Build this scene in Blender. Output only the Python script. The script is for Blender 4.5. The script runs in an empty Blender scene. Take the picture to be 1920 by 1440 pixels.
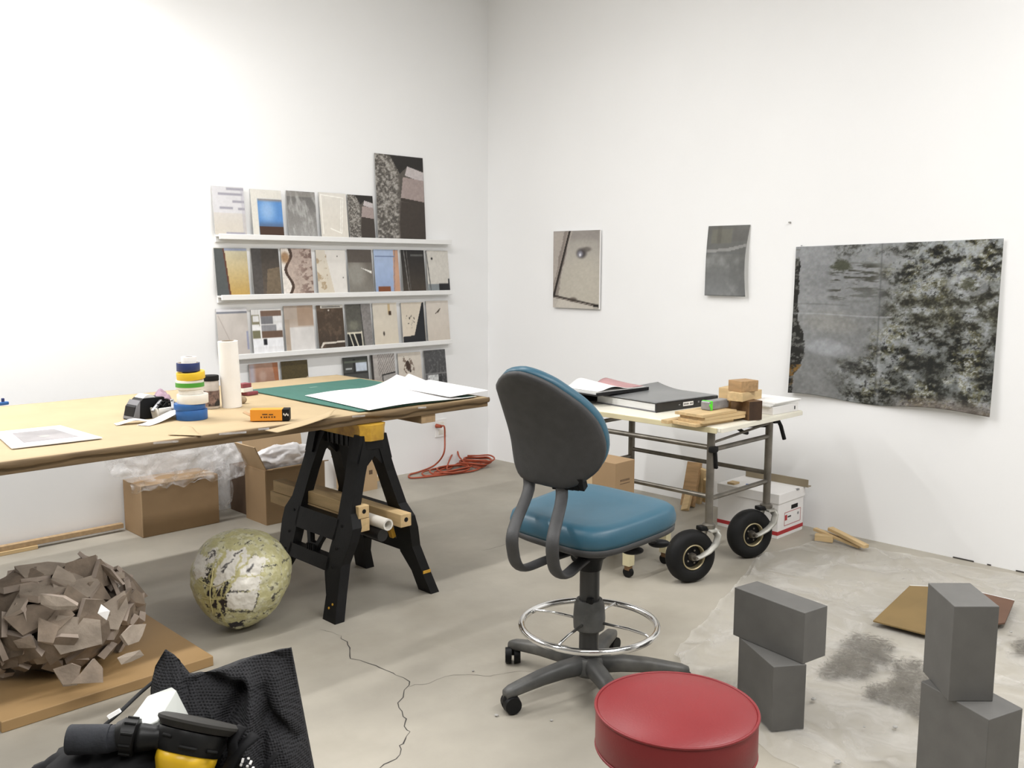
import bpy, bmesh, math, random
import numpy as np
from mathutils import Vector, Matrix, Euler, noise

random.seed(7)
scene = bpy.context.scene
col = scene.collection
V = Vector
PI = math.pi

# ------------------------------------------------------------------ camera
# world: the room corner is the origin, wall_left is y = 0, wall_right is x = 0, metres
F_PX, YAW, PITCH, ROLL = 1735.33, 0.789979, 0.1267043, 0.00239469
CAM = V((-5.14522, -5.47223, 1.57))
_f = V((math.cos(YAW)*math.cos(PITCH), math.sin(YAW)*math.cos(PITCH), -math.sin(PITCH)))
_r = V((math.sin(YAW), -math.cos(YAW), 0)); _u = _r.cross(_f)
RGT = _r*math.cos(ROLL) + _u*math.sin(ROLL)
UPV = -_r*math.sin(ROLL) + _u*math.cos(ROLL)
FWD = _f
cam_d = bpy.data.cameras.new('camera'); cam = bpy.data.objects.new('camera', cam_d); col.objects.link(cam)
cam_d.sensor_width = 36.0; cam_d.lens = F_PX/1920*36.0; cam_d.clip_start = 0.02
m = Matrix((RGT, UPV, -FWD)).transposed().to_4x4(); m.translation = CAM
cam.matrix_world = m
scene.camera = cam

# ------------------------------------------------------------------ world, light, exposure
w = bpy.data.worlds.new('world'); scene.world = w; w.use_nodes = True
w.node_tree.nodes['Background'].inputs[0].default_value = (1, 0.98, 0.95, 1)
w.node_tree.nodes['Background'].inputs[1].default_value = 0.15
vs = scene.view_settings
vs.view_transform = 'Standard'; vs.look = 'None'; vs.gamma = 1.0; vs.use_curve_mapping = False
vs.exposure = 0.22
# rows of ceiling strip lights: (x, y, z, length, width, watts)
LIGHTS = [(-4.3, -0.50, 3.20, 2.4, 0.10, 68),
          (-2.9, -2.05, 3.95, 2.4, 0.12, 52),
          (-5.8, -2.05, 3.95, 2.4, 0.12, 45),
          (-1.9, -5.40, 3.95, 2.4, 0.14, 84),
          (-4.9, -5.20, 3.95, 2.4, 0.14, 52),
          (-3.4, -7.60, 3.95, 2.4, 0.14, 48)]
def add_strip_light(x, y, z, l, wd, watts, parent):
    ld = bpy.data.lights.new('strip_light', 'AREA'); ld.shape = 'RECTANGLE'
    ld.size = l; ld.size_y = wd; ld.energy = watts; ld.color = (1.0, 0.99, 0.985)
    o = bpy.data.objects.new('strip_lamp', ld); col.objects.link(o)
    o.location = (0, 0, -0.055); o.parent = parent
    return o

# ------------------------------------------------------------------ pixel helpers (frame of 1920 x 1440)
def ray(x, y):
    return (FWD*F_PX + RGT*(x-960) - UPV*(y-720)).normalized()
def onz(x, y, z=0.0):
    v = ray(x, y); return CAM + v*((z-CAM.z)/v.z)
def onL(x, y, d=0.0):
    v = ray(x, y); return CAM + v*((-d-CAM.y)/v.y)
def onR(x, y, d=0.0):
    v = ray(x, y); return CAM + v*((-d-CAM.x)/v.x)
def ond(x, y, d):
    v = ray(x, y); return CAM + v*(d/v.dot(FWD))

# ------------------------------------------------------------------ materials
def lin(c):
    return tuple(((v/12.92) if v <= 0.04045 else ((v+0.055)/1.055)**2.4) for v in c)
def rgb(r, g, b): return lin((r/255, g/255, b/255))
MATS = {}
def mat(name, color, rough=0.6, metal=0.0, var=0.12, scale=8.0, bump=0.0, bscale=60.0, stretch=(1,1,1),
        spec=0.5, coat=0.0, alpha=None, detail=5.0, sheen=0.0, dark=None, dfac=(0.45, 0.6)):
    """principled material with a noise-varied colour, optional second colour in blotches, and noise bump"""
    if name in MATS: return MATS[name]
    M = bpy.data.materials.new(name); M.use_nodes = True; nt = M.node_tree; N = nt.nodes; L = nt.links
    b = N['Principled BSDF']
    b.inputs['Roughness'].default_value = rough; b.inputs['Metallic'].default_value = metal
    b.inputs['Specular IOR Level'].default_value = spec
    b.inputs['Coat Weight'].default_value = coat
    if sheen: b.inputs['Sheen Weight'].default_value = sheen
    tc = N.new('ShaderNodeTexCoord'); mp = N.new('ShaderNodeMapping'); mp.inputs['Scale'].default_value = stretch
    L.new(tc.outputs['Object'], mp.inputs['Vector'])
    n = N.new('ShaderNodeTexNoise'); n.inputs['Scale'].default_value = scale; n.inputs['Detail'].default_value = detail
    L.new(mp.outputs['Vector'], n.inputs['Vector'])
    cr = N.new('ShaderNodeValToRGB')
    c = color
    lo = tuple(max(0, v*(1-var)) for v in c); hi = tuple(min(1, v*(1+var)) for v in c)
    cr.color_ramp.elements[0].color = (*lo, 1); cr.color_ramp.elements[0].position = 0.3
    cr.color_ramp.elements[1].color = (*hi, 1); cr.color_ramp.elements[1].position = 0.7
    L.new(n.outputs['Fac'], cr.inputs['Fac'])
    out = cr.outputs['Color']
    if dark is not None:
        n2 = N.new('ShaderNodeTexNoise'); n2.inputs['Scale'].default_value = scale*0.35; n2.inputs['Detail'].default_value = 6
        n2.inputs['Roughness'].default_value = 0.65
        L.new(mp.outputs['Vector'], n2.inputs['Vector'])
        mr = N.new('ShaderNodeMapRange'); mr.inputs['From Min'].default_value = dfac[0]; mr.inputs['From Max'].default_value = dfac[1]
        L.new(n2.outputs['Fac'], mr.inputs['Value'])
        mx = N.new('ShaderNodeMix'); mx.data_type = 'RGBA'
        L.new(mr.outputs['Result'], mx.inputs[0]); L.new(out, mx.inputs[6]); mx.inputs[7].default_value = (*dark, 1)
        out = mx.outputs[2]
    L.new(out, b.inputs['Base Color'])
    if bump:
        nb = N.new('ShaderNodeTexNoise'); nb.inputs['Scale'].default_value = bscale; nb.inputs['Detail'].default_value = 4
        L.new(mp.outputs['Vector'], nb.inputs['Vector'])
        bp = N.new('ShaderNodeBump'); bp.inputs['Strength'].default_value = bump; bp.inputs['Distance'].default_value = 0.01
        L.new(nb.outputs['Fac'], bp.inputs['Height']); L.new(bp.outputs['Normal'], b.inputs['Normal'])
    if alpha is not None: b.inputs['Alpha'].default_value = alpha
    MATS[name] = M
    return M
def film_mat(name, lo, hi, scale=9, tint=(0.92, 0.92, 0.92), rough=0.22):
    """thin clear plastic: see-through with milky folds and gloss"""
    M = bpy.data.materials.new(name); M.use_nodes = True; nt = M.node_tree; N = nt.nodes; L = nt.links
    b = N['Principled BSDF']; b.inputs['Base Color'].default_value = (*tint, 1); b.inputs['Roughness'].default_value = rough
    b.inputs['Specular IOR Level'].default_value = 0.6
    out = N['Material Output']; t = N.new('ShaderNodeBsdfTransparent'); mx = N.new('ShaderNodeMixShader')
    tc = N.new('ShaderNodeTexCoord'); n = N.new('ShaderNodeTexNoise'); n.inputs['Scale'].default_value = scale; n.inputs['Detail'].default_value = 6
    n.inputs['Distortion'].default_value = 1.2
    L.new(tc.outputs['Object'], n.inputs['Vector'])
    mr = N.new('ShaderNodeMapRange'); mr.inputs['From Min'].default_value = 0.35; mr.inputs['From Max'].default_value = 0.7
    mr.inputs['To Min'].default_value = lo; mr.inputs['To Max'].default_value = hi
    L.new(n.outputs['Fac'], mr.inputs['Value']); L.new(mr.outputs['Result'], mx.inputs[0])
    L.new(t.outputs[0], mx.inputs[1]); L.new(b.outputs[0], mx.inputs[2]); L.new(mx.outputs[0], out.inputs['Surface'])
    MATS[name] = M; return M
def attr_mat(name, rough=0.4, spec=0.4):
    M = bpy.data.materials.new(name); M.use_nodes = True; nt = M.node_tree; N = nt.nodes
    a = N.new('ShaderNodeAttribute'); a.attribute_name = 'Col'
    b = N['Principled BSDF']; b.inputs['Roughness'].default_value = rough; b.inputs['Specular IOR Level'].default_value = spec
    n = N.new('ShaderNodeTexNoise'); n.inputs['Scale'].default_value = 180
    mx = N.new('ShaderNodeMix'); mx.data_type = 'RGBA'; mx.blend_type = 'MULTIPLY'; mx.inputs[0].default_value = 0.15
    nt.links.new(a.outputs['Color'], mx.inputs[6]); nt.links.new(n.outputs['Color'], mx.inputs[7])
    nt.links.new(mx.outputs[2], b.inputs['Base Color']); MATS[name] = M; return M

# ------------------------------------------------------------------ mesh helpers
def rotm(rx=0, ry=0, rz=0): return Euler((rx, ry, rz)).to_matrix()
class MB:
    """collects shapes in one bmesh; build() links it as ONE mesh object"""
    def __init__(s): s.bm = bmesh.new()
    def box(s, c, d, rot=None, bev=0.0, taper=None):
        c = V(c); vs_ = []
        for k in range(8):
            sx, sy, sz = (1 if k & 1 else -1), (1 if k & 2 else -1), (1 if k & 4 else -1)
            t = 1.0
            if taper and sz > 0: t = taper
            p = V((sx*d[0]/2*t, sy*d[1]/2*t, sz*d[2]/2))
            if rot is not None: p = rot @ p
            vs_.append(s.bm.verts.new(c+p))
        fs = []
        for q in ((0,2,3,1),(4,5,7,6),(0,1,5,4),(2,6,7,3),(0,4,6,2),(1,3,7,5)):
            fs.append(s.bm.faces.new([vs_[i] for i in q]))
        if bev:
            es = list({e for f in fs for e in f.edges})
            bmesh.ops.bevel(s.bm, geom=es, offset=bev, segments=2, profile=0.5, affect='EDGES')
        return s
    def box2(s, a, b, bev=0.0):
        a, b = V(a), V(b); return s.box((a+b)/2, (abs(b.x-a.x), abs(b.y-a.y), abs(b.z-a.z)), None, bev)
    def prism(s, pts, vec):
        """extrude polygon pts (3D) along vec"""
        vec = V(vec); a = [s.bm.verts.new(V(p)) for p in pts]; b = [s.bm.verts.new(V(p)+vec) for p in pts]
        n = len(pts)
        s.bm.faces.new(a[::-1]); s.bm.faces.new(b)
        for i in range(n): s.bm.faces.new((a[i], a[(i+1) % n], b[(i+1) % n], b[i]))
        return s
    def tube(s, pts, r, seg=10, cap=True, closed=False, ellipse=None, a0=None):
        pts = [V(p) for p in pts]; n = len(pts); rings = []
        rr = r if isinstance(r, (list, tuple)) else [r]*n
        prev = None
        for i, p in enumerate(pts):
            if closed: t = pts[(i+1) % n]-pts[i-1]
            else: t = pts[min(i+1, n-1)]-pts[max(i-1, 0)]
            if t.length < 1e-9: t = V((0, 0, 1))
            t.normalize()
            if prev is None:
                a = t.orthogonal().normalized()
                if abs(t.z) < 0.9: a = t.cross(V((0, 0, 1))).normalized()
                if a0 is not None: a = V(a0); a = (a-t*a.dot(t)).normalized()
            else:
                a = prev - t*prev.dot(t)
                a = a.normalized() if a.length > 1e-6 else t.orthogonal().normalized()
            prev = a; b = t.cross(a)
            ea, eb = ellipse if ellipse else (1, 1)
            rings.append([s.bm.verts.new(p + a*math.cos(2*PI*k/seg)*rr[i]*ea + b*math.sin(2*PI*k/seg)*rr[i]*eb) for k in range(seg)])
        m_ = n if closed else n-1
        for i in range(m_):
            A, B = rings[i], rings[(i+1) % n]
            for k in range(seg): s.bm.faces.new((A[k], A[(k+1) % seg], B[(k+1) % seg], B[k]))
        if cap and not closed:
            s.bm.faces.new(rings[0][::-1]); s.bm.faces.new(rings[-1])
        return s
    def cyl(s, a, b, r, seg=16, r2=None): return s.tube([a, b], [r, r if r2 is None else r2], seg)
    def lathe(s, prof, c=(0,0,0), seg=32, rot=None, closed=False):
        """prof: list of (r, z); revolve about z through c"""
        c = V(c); rings = []
        for r, z in prof:
            if r < 1e-6:
                p = V((0, 0, z)); p = rot @ p if rot is not None else p
                rings.append([s.bm.verts.new(c+p)])
            else:
                ring = []
                for k in range(seg):
                    p = V((r*math.cos(2*PI*k/seg), r*math.sin(2*PI*k/seg), z))
                    if rot is not None: p = rot @ p
                    ring.append(s.bm.verts.new(c+p))
                rings.append(ring)
        n = len(rings)
        for i in range(n if closed else n-1):
            A, B = rings[i], rings[(i+1) % n]
            for k in range(seg):
                k2 = (k+1) % seg
                if len(A) == 1 and len(B) == 1: continue
                if len(A) == 1: s.bm.faces.new((A[0], B[k2], B[k]))
                elif len(B) == 1: s.bm.faces.new((A[k], A[k2], B[0]))
                else: s.bm.faces.new((A[k], A[k2], B[k2], B[k]))
        return s
    def grid(s, fn, nu, nv, closed_u=False):
        """fn(u, v) -> point, u, v in 0..1"""
        R = []
        for j in range(nv+1):
            R.append([s.bm.verts.new(V(fn(i/nu, j/nv))) for i in range(nu if closed_u else nu+1)])
        for j in range(nv):
            for i in range(nu):
                i2 = (i+1) % nu if closed_u else i+1
                s.bm.faces.new((R[j][i], R[j][i2], R[j+1][i2], R[j+1][i]))
        return s
    def build(s, name, material, parent=None, smooth=False, world=False, solid=0.0, subsurf=0, weld=True):
        bmesh.ops.recalc_face_normals(s.bm, faces=s.bm.faces)
        me = bpy.data.meshes.new(name); s.bm.to_mesh(me); s.bm.free()
        me.materials.append(MATS[material] if isinstance(material, str) else material)
        if smooth:
            me.polygons.foreach_set('use_smooth', [True]*len(me.polygons))
            if smooth != 'all':
                try: me.set_sharp_from_angle(angle=math.radians(40 if smooth is True else smooth))
                except Exception: pass
        o = bpy.data.objects.new(name, me); col.objects.link(o)
        if parent is not None:
            o.parent = parent
            if world:
                inv = world_matrix(parent).inverted(); me.transform(inv)
        if solid:
            md = o.modifiers.new('solid', 'SOLIDIFY'); md.thickness = solid; md.offset = 0
        if subsurf:
            md = o.modifiers.new('sub', 'SUBSURF'); md.levels = subsurf; md.render_levels = subsurf
        return o
def world_matrix(o):
    mm = Matrix.LocRotScale(o.location, o.rotation_euler, o.scale)
    return world_matrix(o.parent) @ mm if o.parent else mm
def tag(o, label, cat, group=None):
    o['label'] = label; o['category'] = cat
    if group: o['group'] = group
    return o
def thing(name, label, cat, loc=(0,0,0), rotz=0.0, group=None):
    o = bpy.data.objects.new(name, None); col.objects.link(o); o.empty_display_size = 0.05
    o.location = loc; o.rotation_euler = (0, 0, rotz)
    return tag(o, label, cat, group)
def struct(o):
    o['kind'] = 'structure'; return o
def rebase(o):
    """move a world-built mesh object's origin to the middle of its base"""
    me = o.data; xs = [v.co for v in me.vertices]
    lo = V((min(v.x for v in xs), min(v.y for v in xs), min(v.z for v in xs))); hi = V((max(v.x for v in xs), max(v.y for v in xs), max(v.z for v in xs)))
    c = V(((lo.x+hi.x)/2, (lo.y+hi.y)/2, lo.z))
    me.transform(Matrix.Translation(-c)); o.location = o.location + c; return o
def copy_tree(o, parent=None):
    c = o.copy(); col.objects.link(c); c.parent = parent
    for ch in list(o.children): copy_tree(ch, c)
    return c
def fb(x, y, z=0.0, o=4): return noise.fractal(V((x, y, z)), 1.0, 2.0, o)

# ------------------------------------------------------------------ numpy value noise for prints
_rs = np.random.RandomState(3)
_T = _rs.rand(64, 64)
def vnoise(x, y, seed=0):
    x = x+seed*7.31; y = y+seed*3.17
    xi = np.floor(x).astype(int); yi = np.floor(y).astype(int); fx = x-xi; fy = y-yi
    fx = fx*fx*(3-2*fx); fy = fy*fy*(3-2*fy)
    t = lambda a, b: _T[a % 64, b % 64]
    return (t(xi, yi)*(1-fx)+t(xi+1, yi)*fx)*(1-fy)+(t(xi, yi+1)*(1-fx)+t(xi+1, yi+1)*fx)*fy
def fbm(x, y, seed=0, o=5, g=0.55):
    a = 1.0; s = 0; t = 0
    for i in range(o):
        s = s + a*vnoise(x*2**i, y*2**i, seed+i*1.7); t += a; a *= g
    return s/t
def sstep(a, b, x):
    t = np.clip((x-a)/(b-a), 0, 1); return t*t*(3-2*t)
class Pic:
    """a little flat picture painted on a grid of points (sRGB)"""
    def __init__(s, U, Vv, bg=(128,128,128)):
        s.U, s.V = U, Vv; s.c = np.zeros(U.shape+(3,)); s.c[:] = np.array(bg)/255
    def put(s, mask, c, a=1.0):
        mask = (np.asarray(mask, float)*a)[..., None]; s.c = s.c*(1-mask)+mask*(np.array(c)/255); return s
    def rect(s, u0, v0, u1, v1, c, a=1.0, soft=0.012):
        mk = sstep(u0-soft, u0+soft, s.U)*(1-sstep(u1-soft, u1+soft, s.U))*sstep(v0-soft, v0+soft, s.V)*(1-sstep(v1-soft, v1+soft, s.V))
        return s.put(mk, c, a)
    def poly(s, pts, c, a=1.0):
        x, y = s.U, s.V; ins = np.zeros(x.shape, bool); n = len(pts); j = n-1
        for i in range(n):
            xi, yi = pts[i]; xj, yj = pts[j]
            if yi != yj:
                ins ^= ((yi > y) != (yj > y)) & (x < (xj-xi)*(y-yi)/(yj-yi)+xi)
            j = i
        return s.put(ins, c, a)
    def line(s, p, q, wd, c, a=1.0):
        px, py = p; dx, dy = q[0]-px, q[1]-py; t = np.clip(((s.U-px)*dx+(s.V-py)*dy)/(dx*dx+dy*dy), 0, 1)
        d = np.hypot(s.U-px-t*dx, s.V-py-t*dy); return s.put(1-sstep(wd*0.6, wd*1.4, d), c, a)
    def blob(s, u, v, ru, rv, c, a=1.0, soft=0.5):
        d = np.hypot((s.U-u)/ru, (s.V-v)/rv); return s.put(1-sstep(1-soft, 1+soft, d), c, a)
    def grain(s, sx, sy, amp, seed=0, o=4):
        n = fbm(s.U*sx, s.V*sy, seed, o)-0.5; s.c = np.clip(s.c*(1+n[..., None]*amp*2), 0, 1); return s
    def vgrad(s, a, b):
        t = s.V[..., None]; s.c = s.c*(1-0.0)+0*t; s.c = (np.array(a)/255)*(1-t)+(np.array(b)/255)*t; return s
def picture(name, W, H, nx, ny, fn, thick, matname, shape=None, edge='print_edge'):
    """flat picture standing in local x (right), z (up), front towards -y, bottom centre at the origin"""
    U, Vv = np.meshgrid(np.linspace(0, 1, nx+1), np.linspace(0, 1, ny+1))
    P = fn(Pic(U, Vv)); C = P.c.reshape(-1, 3)
    C = np.where(C <= 0.04045, C/12.92, ((C+0.055)/1.055)**2.4)
    X = (U-0.5)*W; Zz = Vv*H; Y = np.zeros_like(X)
    if shape: X, Y, Zz = shape(U, Vv, X, Y, Zz)
    n = (nx+1)*(ny+1)
    front = np.stack([X, Y-thick, Zz], -1).reshape(-1, 3); back = np.stack([X, Y, Zz], -1).reshape(-1, 3)
    bi = lambda i, j: j*(nx+1)+i
    faces = []; mats_ = []
    for j in range(ny):
        for i in range(nx):
            faces.append((bi(i, j), bi(i+1, j), bi(i+1, j+1), bi(i, j+1))); mats_.append(0)
    curved = shape is not None
    if curved:
        verts = np.concatenate([front, back]);
        for j in range(ny):
            for i in range(nx): faces.append((n+bi(i, j+1), n+bi(i+1, j+1), n+bi(i+1, j), n+bi(i, j))); mats_.append(1)
        ring = [bi(i, 0) for i in range(nx)]+[bi(nx, j) for j in range(ny)]+[bi(i, ny) for i in range(nx, 0, -1)]+[bi(0, j) for j in range(ny, 0, -1)]
        for k in range(len(ring)):
            a, b = ring[k], ring[(k+1) % len(ring)]; faces.append((a, n+a, n+b, b)); mats_.append(1)
        ncol = 2*n
    else:
        cor = [bi(0, 0), bi(nx, 0), bi(nx, ny), bi(0, ny)]
        extra = np.array([front[c] for c in cor]+[back[c] for c in cor]); verts = np.concatenate([front, extra])
        for k in range(4):
            a, b = n+k, n+(k+1) % 4; faces.append((a, a+4, b+4, b)); mats_.append(1)
        faces.append((n+7, n+6, n+5, n+4)); mats_.append(1)
        ncol = n+8
    me = bpy.data.meshes.new(name); me.from_pydata(verts.tolist(), [], faces)
    at = me.color_attributes.new('Col', 'FLOAT_COLOR', 'POINT')
    full = np.ones((ncol, 4)); full[:n, :3] = C; full[n:, :3] = 0.6
    at.data.foreach_set('color', full.ravel().astype(np.float32))
    me.materials.append(MATS[matname]); me.materials.append(MATS[edge])
    me.polygons.foreach_set('material_index', mats_)
    if curved: me.polygons.foreach_set('use_smooth', [True]*len(me.polygons))
    me.update()
    o = bpy.data.objects.new(name, me); col.objects.link(o); return o

# ------------------------------------------------------------------ material list
mat('wall_paint', (0.875, 0.877, 0.875), 0.75, var=0.012, scale=1.5, bump=0.03, bscale=45)
mat('ceiling_paint', (0.62, 0.62, 0.61), 0.85, var=0.02)
mat('back_paint', (0.42, 0.42, 0.41), 0.8, var=0.05)
mat('concrete', (0.365, 0.338, 0.284), 0.5, var=0.22, scale=1.5, detail=9, bump=0.05, bscale=70, dark=(0.25, 0.222, 0.172), dfac=(0.47, 0.75), spec=0.35)
mat('crack_dark', (0.05, 0.045, 0.04), 0.9, var=0.2)
mat('lamp_white', (0.85, 0.85, 0.85), 0.5, var=0.02)
mat('white_ledge', (0.8, 0.8, 0.79), 0.45, var=0.02)
mat('print_edge', (0.42, 0.42, 0.41), 0.6, var=0.1)
mat('paper_edge', (0.75, 0.75, 0.7), 0.7, var=0.05)
attr_mat('print_face', 0.35, 0.4); attr_mat('poster_face', 0.6, 0.25)
mat('kraft', (0.42, 0.32, 0.186), 0.75, var=0.05, scale=5, detail=8, bump=0.04, bscale=25)
mat('kraft_edge', (0.165, 0.108, 0.052), 0.7, var=0.25, scale=6, stretch=(1, 6, 10), bump=0.1, bscale=30)
mat('card', (0.34, 0.225, 0.12), 0.8, var=0.08, scale=3, bump=0.03, bscale=40)
mat('card_light', (0.47, 0.33, 0.19), 0.8, var=0.08, scale=3)
mat('card_dark', (0.12, 0.075, 0.045), 0.8, var=0.12, scale=4)
mat('tape_tan', (0.55, 0.42, 0.26), 0.4, var=0.05)
mat('black_plastic', (0.006, 0.006, 0.0065), 0.5, spec=0.22, var=0.25, scale=12, bump=0.05, bscale=90)
mat('black_matte', (0.006, 0.006, 0.006), 0.7, spec=0.25, var=0.2)
mat('black_gloss', (0.01, 0.01, 0.011), 0.3, var=0.1)
mat('saw_yellow', (0.52, 0.30, 0.03), 0.5, var=0.3, scale=7, dark=(0.22, 0.08, 0.01), dfac=(0.5, 0.62))
mat('yellow_latch', (0.60, 0.33, 0.03), 0.45, var=0.2)
mat('pine', (0.58, 0.42, 0.22), 0.65, var=0.14, scale=5, stretch=(1, 1, 7), bump=0.06, bscale=30)
mat('pine_x', (0.58, 0.42, 0.22), 0.65, var=0.16, scale=5, stretch=(1, 9, 9), bump=0.06, bscale=30)
mat('pine_y', (0.60, 0.43, 0.22), 0.65, var=0.16, scale=5, stretch=(9, 1, 9), bump=0.06, bscale=30)
mat('beam_wood', (0.40, 0.275, 0.15), 0.7, var=0.15, scale=5, stretch=(9, 1, 9))
mat('brown_wood', (0.15, 0.082, 0.035), 0.7, var=0.25, scale=5, stretch=(1, 9, 9), bump=0.08, bscale=30)
mat('mid_wood', (0.40, 0.25, 0.12), 0.7, var=0.22, scale=6, stretch=(9, 1, 9), bump=0.06)
mat('dark_end', (0.05, 0.025, 0.012), 0.8, var=0.3, scale=14)
mat('cream_paint', (0.62, 0.56, 0.36), 0.5, var=0.08, scale=5)
mat('cream_top', (0.80, 0.77, 0.66), 0.45, var=0.05, scale=4)
mat('mdf', (0.38, 0.24, 0.105), 0.6, var=0.07, scale=4)
mat('plaster', (0.23, 0.18, 0.135), 0.85, var=0.25, scale=14, bump=0.35, bscale=35, dark=(0.15, 0.115, 0.085), dfac=(0.5, 0.7))
mat('plaster_pale', (0.33, 0.275, 0.22), 0.85, var=0.2, scale=14, bump=0.35, bscale=40)
mat('plaster_edge', (0.40, 0.33, 0.275), 0.85, var=0.15, scale=12)
mat('charger_white', (0.62, 0.64, 0.60), 0.4, var=0.02)
mat('white_gloss', (0.85, 0.84, 0.82), 0.35, var=0.02)
mat('white_paper', (0.88, 0.87, 0.855), 0.6, var=0.015)
mat('blue_vinyl', (0.028, 0.100, 0.150), 0.42, var=0.07, scale=6, bump=0.03, bscale=160, spec=0.5)
mat('grey_shell', (0.046, 0.046, 0.047), 0.6, var=0.12, scale=25, bump=0.10, bscale=260)
mat('grey_base', (0.065, 0.065, 0.062), 0.5, var=0.2, scale=9, dark=(0.15, 0.145, 0.13), dfac=(0.5, 0.7))
mat('chrome', (0.78, 0.78, 0.78), 0.12, metal=1.0, var=0.04)
mat('red_vinyl', (0.21, 0.013, 0.016), 0.44, var=0.06, scale=5, bump=0.05, bscale=200, spec=0.5)
mat('grey_block', (0.118, 0.115, 0.108), 0.55, var=0.08, scale=14, detail=8, bump=0.03, bscale=120)
mat('steel_tube', (0.19, 0.175, 0.15), 0.42, metal=0.75, var=0.25, scale=14)
mat('galvanized', (0.42, 0.41, 0.37), 0.5, metal=0.5, var=0.2, scale=14)
mat('rubber', (0.007, 0.007, 0.007), 0.65, spec=0.25, var=0.4, scale=6, bump=0.1, bscale=60)
mat('brass_rim', (0.42, 0.36, 0.22), 0.4, metal=0.6, var=0.15)
mat('mat_green', (0.040, 0.145, 0.115), 0.5, var=0.05, scale=5)
mat('mat_line', (0.25, 0.36, 0.30), 0.6, var=0.05)
mat('tape_blue', (0.02, 0.11, 0.34), 0.5, var=0.12, scale=20)
mat('tape_navy', (0.015, 0.03, 0.13), 0.5, var=0.1, scale=20)
mat('tape_yellow', (0.75, 0.50, 0.025), 0.45, var=0.05)
mat('tape_green', (0.07, 0.32, 0.03), 0.45, var=0.06)
mat('tape_white', (0.78, 0.75, 0.68), 0.5, var=0.04, scale=16)
mat('core_card', (0.40, 0.33, 0.25), 0.8, var=0.1)
mat('paper_roll', (0.86, 0.835, 0.79), 0.65, var=0.03, scale=9)
mat('jar_label', (0.20, 0.13, 0.11), 0.4, var=0.6, scale=45, dark=(0.015, 0.014, 0.014), dfac=(0.48, 0.56))
mat('jar_clear', (0.5, 0.45, 0.40), 0.2, var=0.2, scale=18)
mat('grey_plastic', (0.17, 0.17, 0.18), 0.4, var=0.12)
mat('lead_grey', (0.30, 0.30, 0.31), 0.4, metal=0.4, var=0.2, scale=20)
mat('pink_cloth', (0.36, 0.25, 0.31), 0.8, var=0.1, scale=20)
mat('maroon', (0.22, 0.05, 0.06), 0.8, var=0.15, scale=25)
mat('stone', (0.30, 0.23, 0.15), 0.8, var=0.3, scale=30)
mat('orange_box', (0.78, 0.30, 0.025), 0.45, var=0.05)
mat('cord_orange', (0.33, 0.062, 0.025), 0.5, var=0.1)
mat('lime', (0.10, 0.75, 0.03), 0.4, var=0.05)
mat('dark_red', (0.30, 0.03, 0.03), 0.6, var=0.1)
mat('box_white', (0.80, 0.785, 0.77), 0.6, var=0.02)
mat('box_red', (0.42, 0.025, 0.03), 0.55, var=0.06)
mat('bag_strap', (0.006, 0.006, 0.007), 0.7, spec=0.2, var=0.2)
mat('sander_black', (0.008, 0.008, 0.008), 0.42, spec=0.3, var=0.25, scale=15, bump=0.04)
mat('sander_pad', (0.035, 0.033, 0.029), 0.7, var=0.35, scale=9)
mat('foam_grey', (0.022, 0.024, 0.030), 0.8, var=0.2, scale=40, bump=0.1, bscale=200)
mat('sander_yellow', (0.72, 0.44, 0.015), 0.35, var=0.05)
mat('dust_speck', (0.6, 0.58, 0.52), 0.9, var=0.1)
mat('pink_pages', (0.50, 0.29, 0.29), 0.7, var=0.1)
mat('page_edge', (0.68, 0.68, 0.66), 0.7, var=0.12, scale=6, stretch=(1, 1, 60))
mat('wall_grime', (0.35, 0.34, 0.32), 0.9, var=0.2)
film_mat('film_floor', 0.10, 0.45, 5.0, (0.72, 0.70, 0.66), 0.3)
film_mat('film_wrap', 0.04, 0.50, 7.0, (0.90, 0.89, 0.89), 0.18)
film_mat('film_white', 0.65, 0.97, 8.0, (0.90, 0.89, 0.90), 0.3)
film_mat('clear_wrap', 0.12, 0.5, 14.0, (0.8, 0.8, 0.82), 0.15)

def fabric_mat():
    M = bpy.data.materials.new('mesh_fabric'); M.use_nodes = True; N = M.node_tree.nodes; L = M.node_tree.links
    b = N['Principled BSDF']; b.inputs['Roughness'].default_value = 0.75; b.inputs['Specular IOR Level'].default_value = 0.3
    tc = N.new('ShaderNodeTexCoord'); v = N.new('ShaderNodeTexVoronoi'); v.inputs['Scale'].default_value = 260
    v.inputs['Randomness'].default_value = 0.15
    L.new(tc.outputs['Object'], v.inputs['Vector'])
    v.inputs['Scale'].default_value = 250
    cr = N.new('ShaderNodeValToRGB'); cr.color_ramp.elements[0].color = (0.003, 0.003, 0.0035, 1); cr.color_ramp.elements[0].position = 0.15
    cr.color_ramp.elements[1].color = (0.024, 0.024, 0.027, 1); cr.color_ramp.elements[1].position = 0.5
    L.new(v.outputs['Distance'], cr.inputs['Fac']); L.new(cr.outputs['Color'], b.inputs['Base Color'])
    bp = N.new('ShaderNodeBump'); bp.inputs['Strength'].default_value = 0.7; bp.inputs['Distance'].default_value = 0.004
    L.new(v.outputs['Distance'], bp.inputs['Height']); L.new(bp.outputs['Normal'], b.inputs['Normal'])
    MATS['mesh_fabric'] = M
fabric_mat()
def emit_mat():
    M = bpy.data.materials.new('lamp_glow'); M.use_nodes = True; N = M.node_tree.nodes
    b = N['Principled BSDF']; b.inputs['Base Color'].default_value = (0.9, 0.9, 0.9, 1)
    b.inputs['Emission Color'].default_value = (1, 0.985, 0.95, 1); b.inputs['Emission Strength'].default_value = 3.0
    MATS['lamp_glow'] = M
emit_mat()

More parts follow.
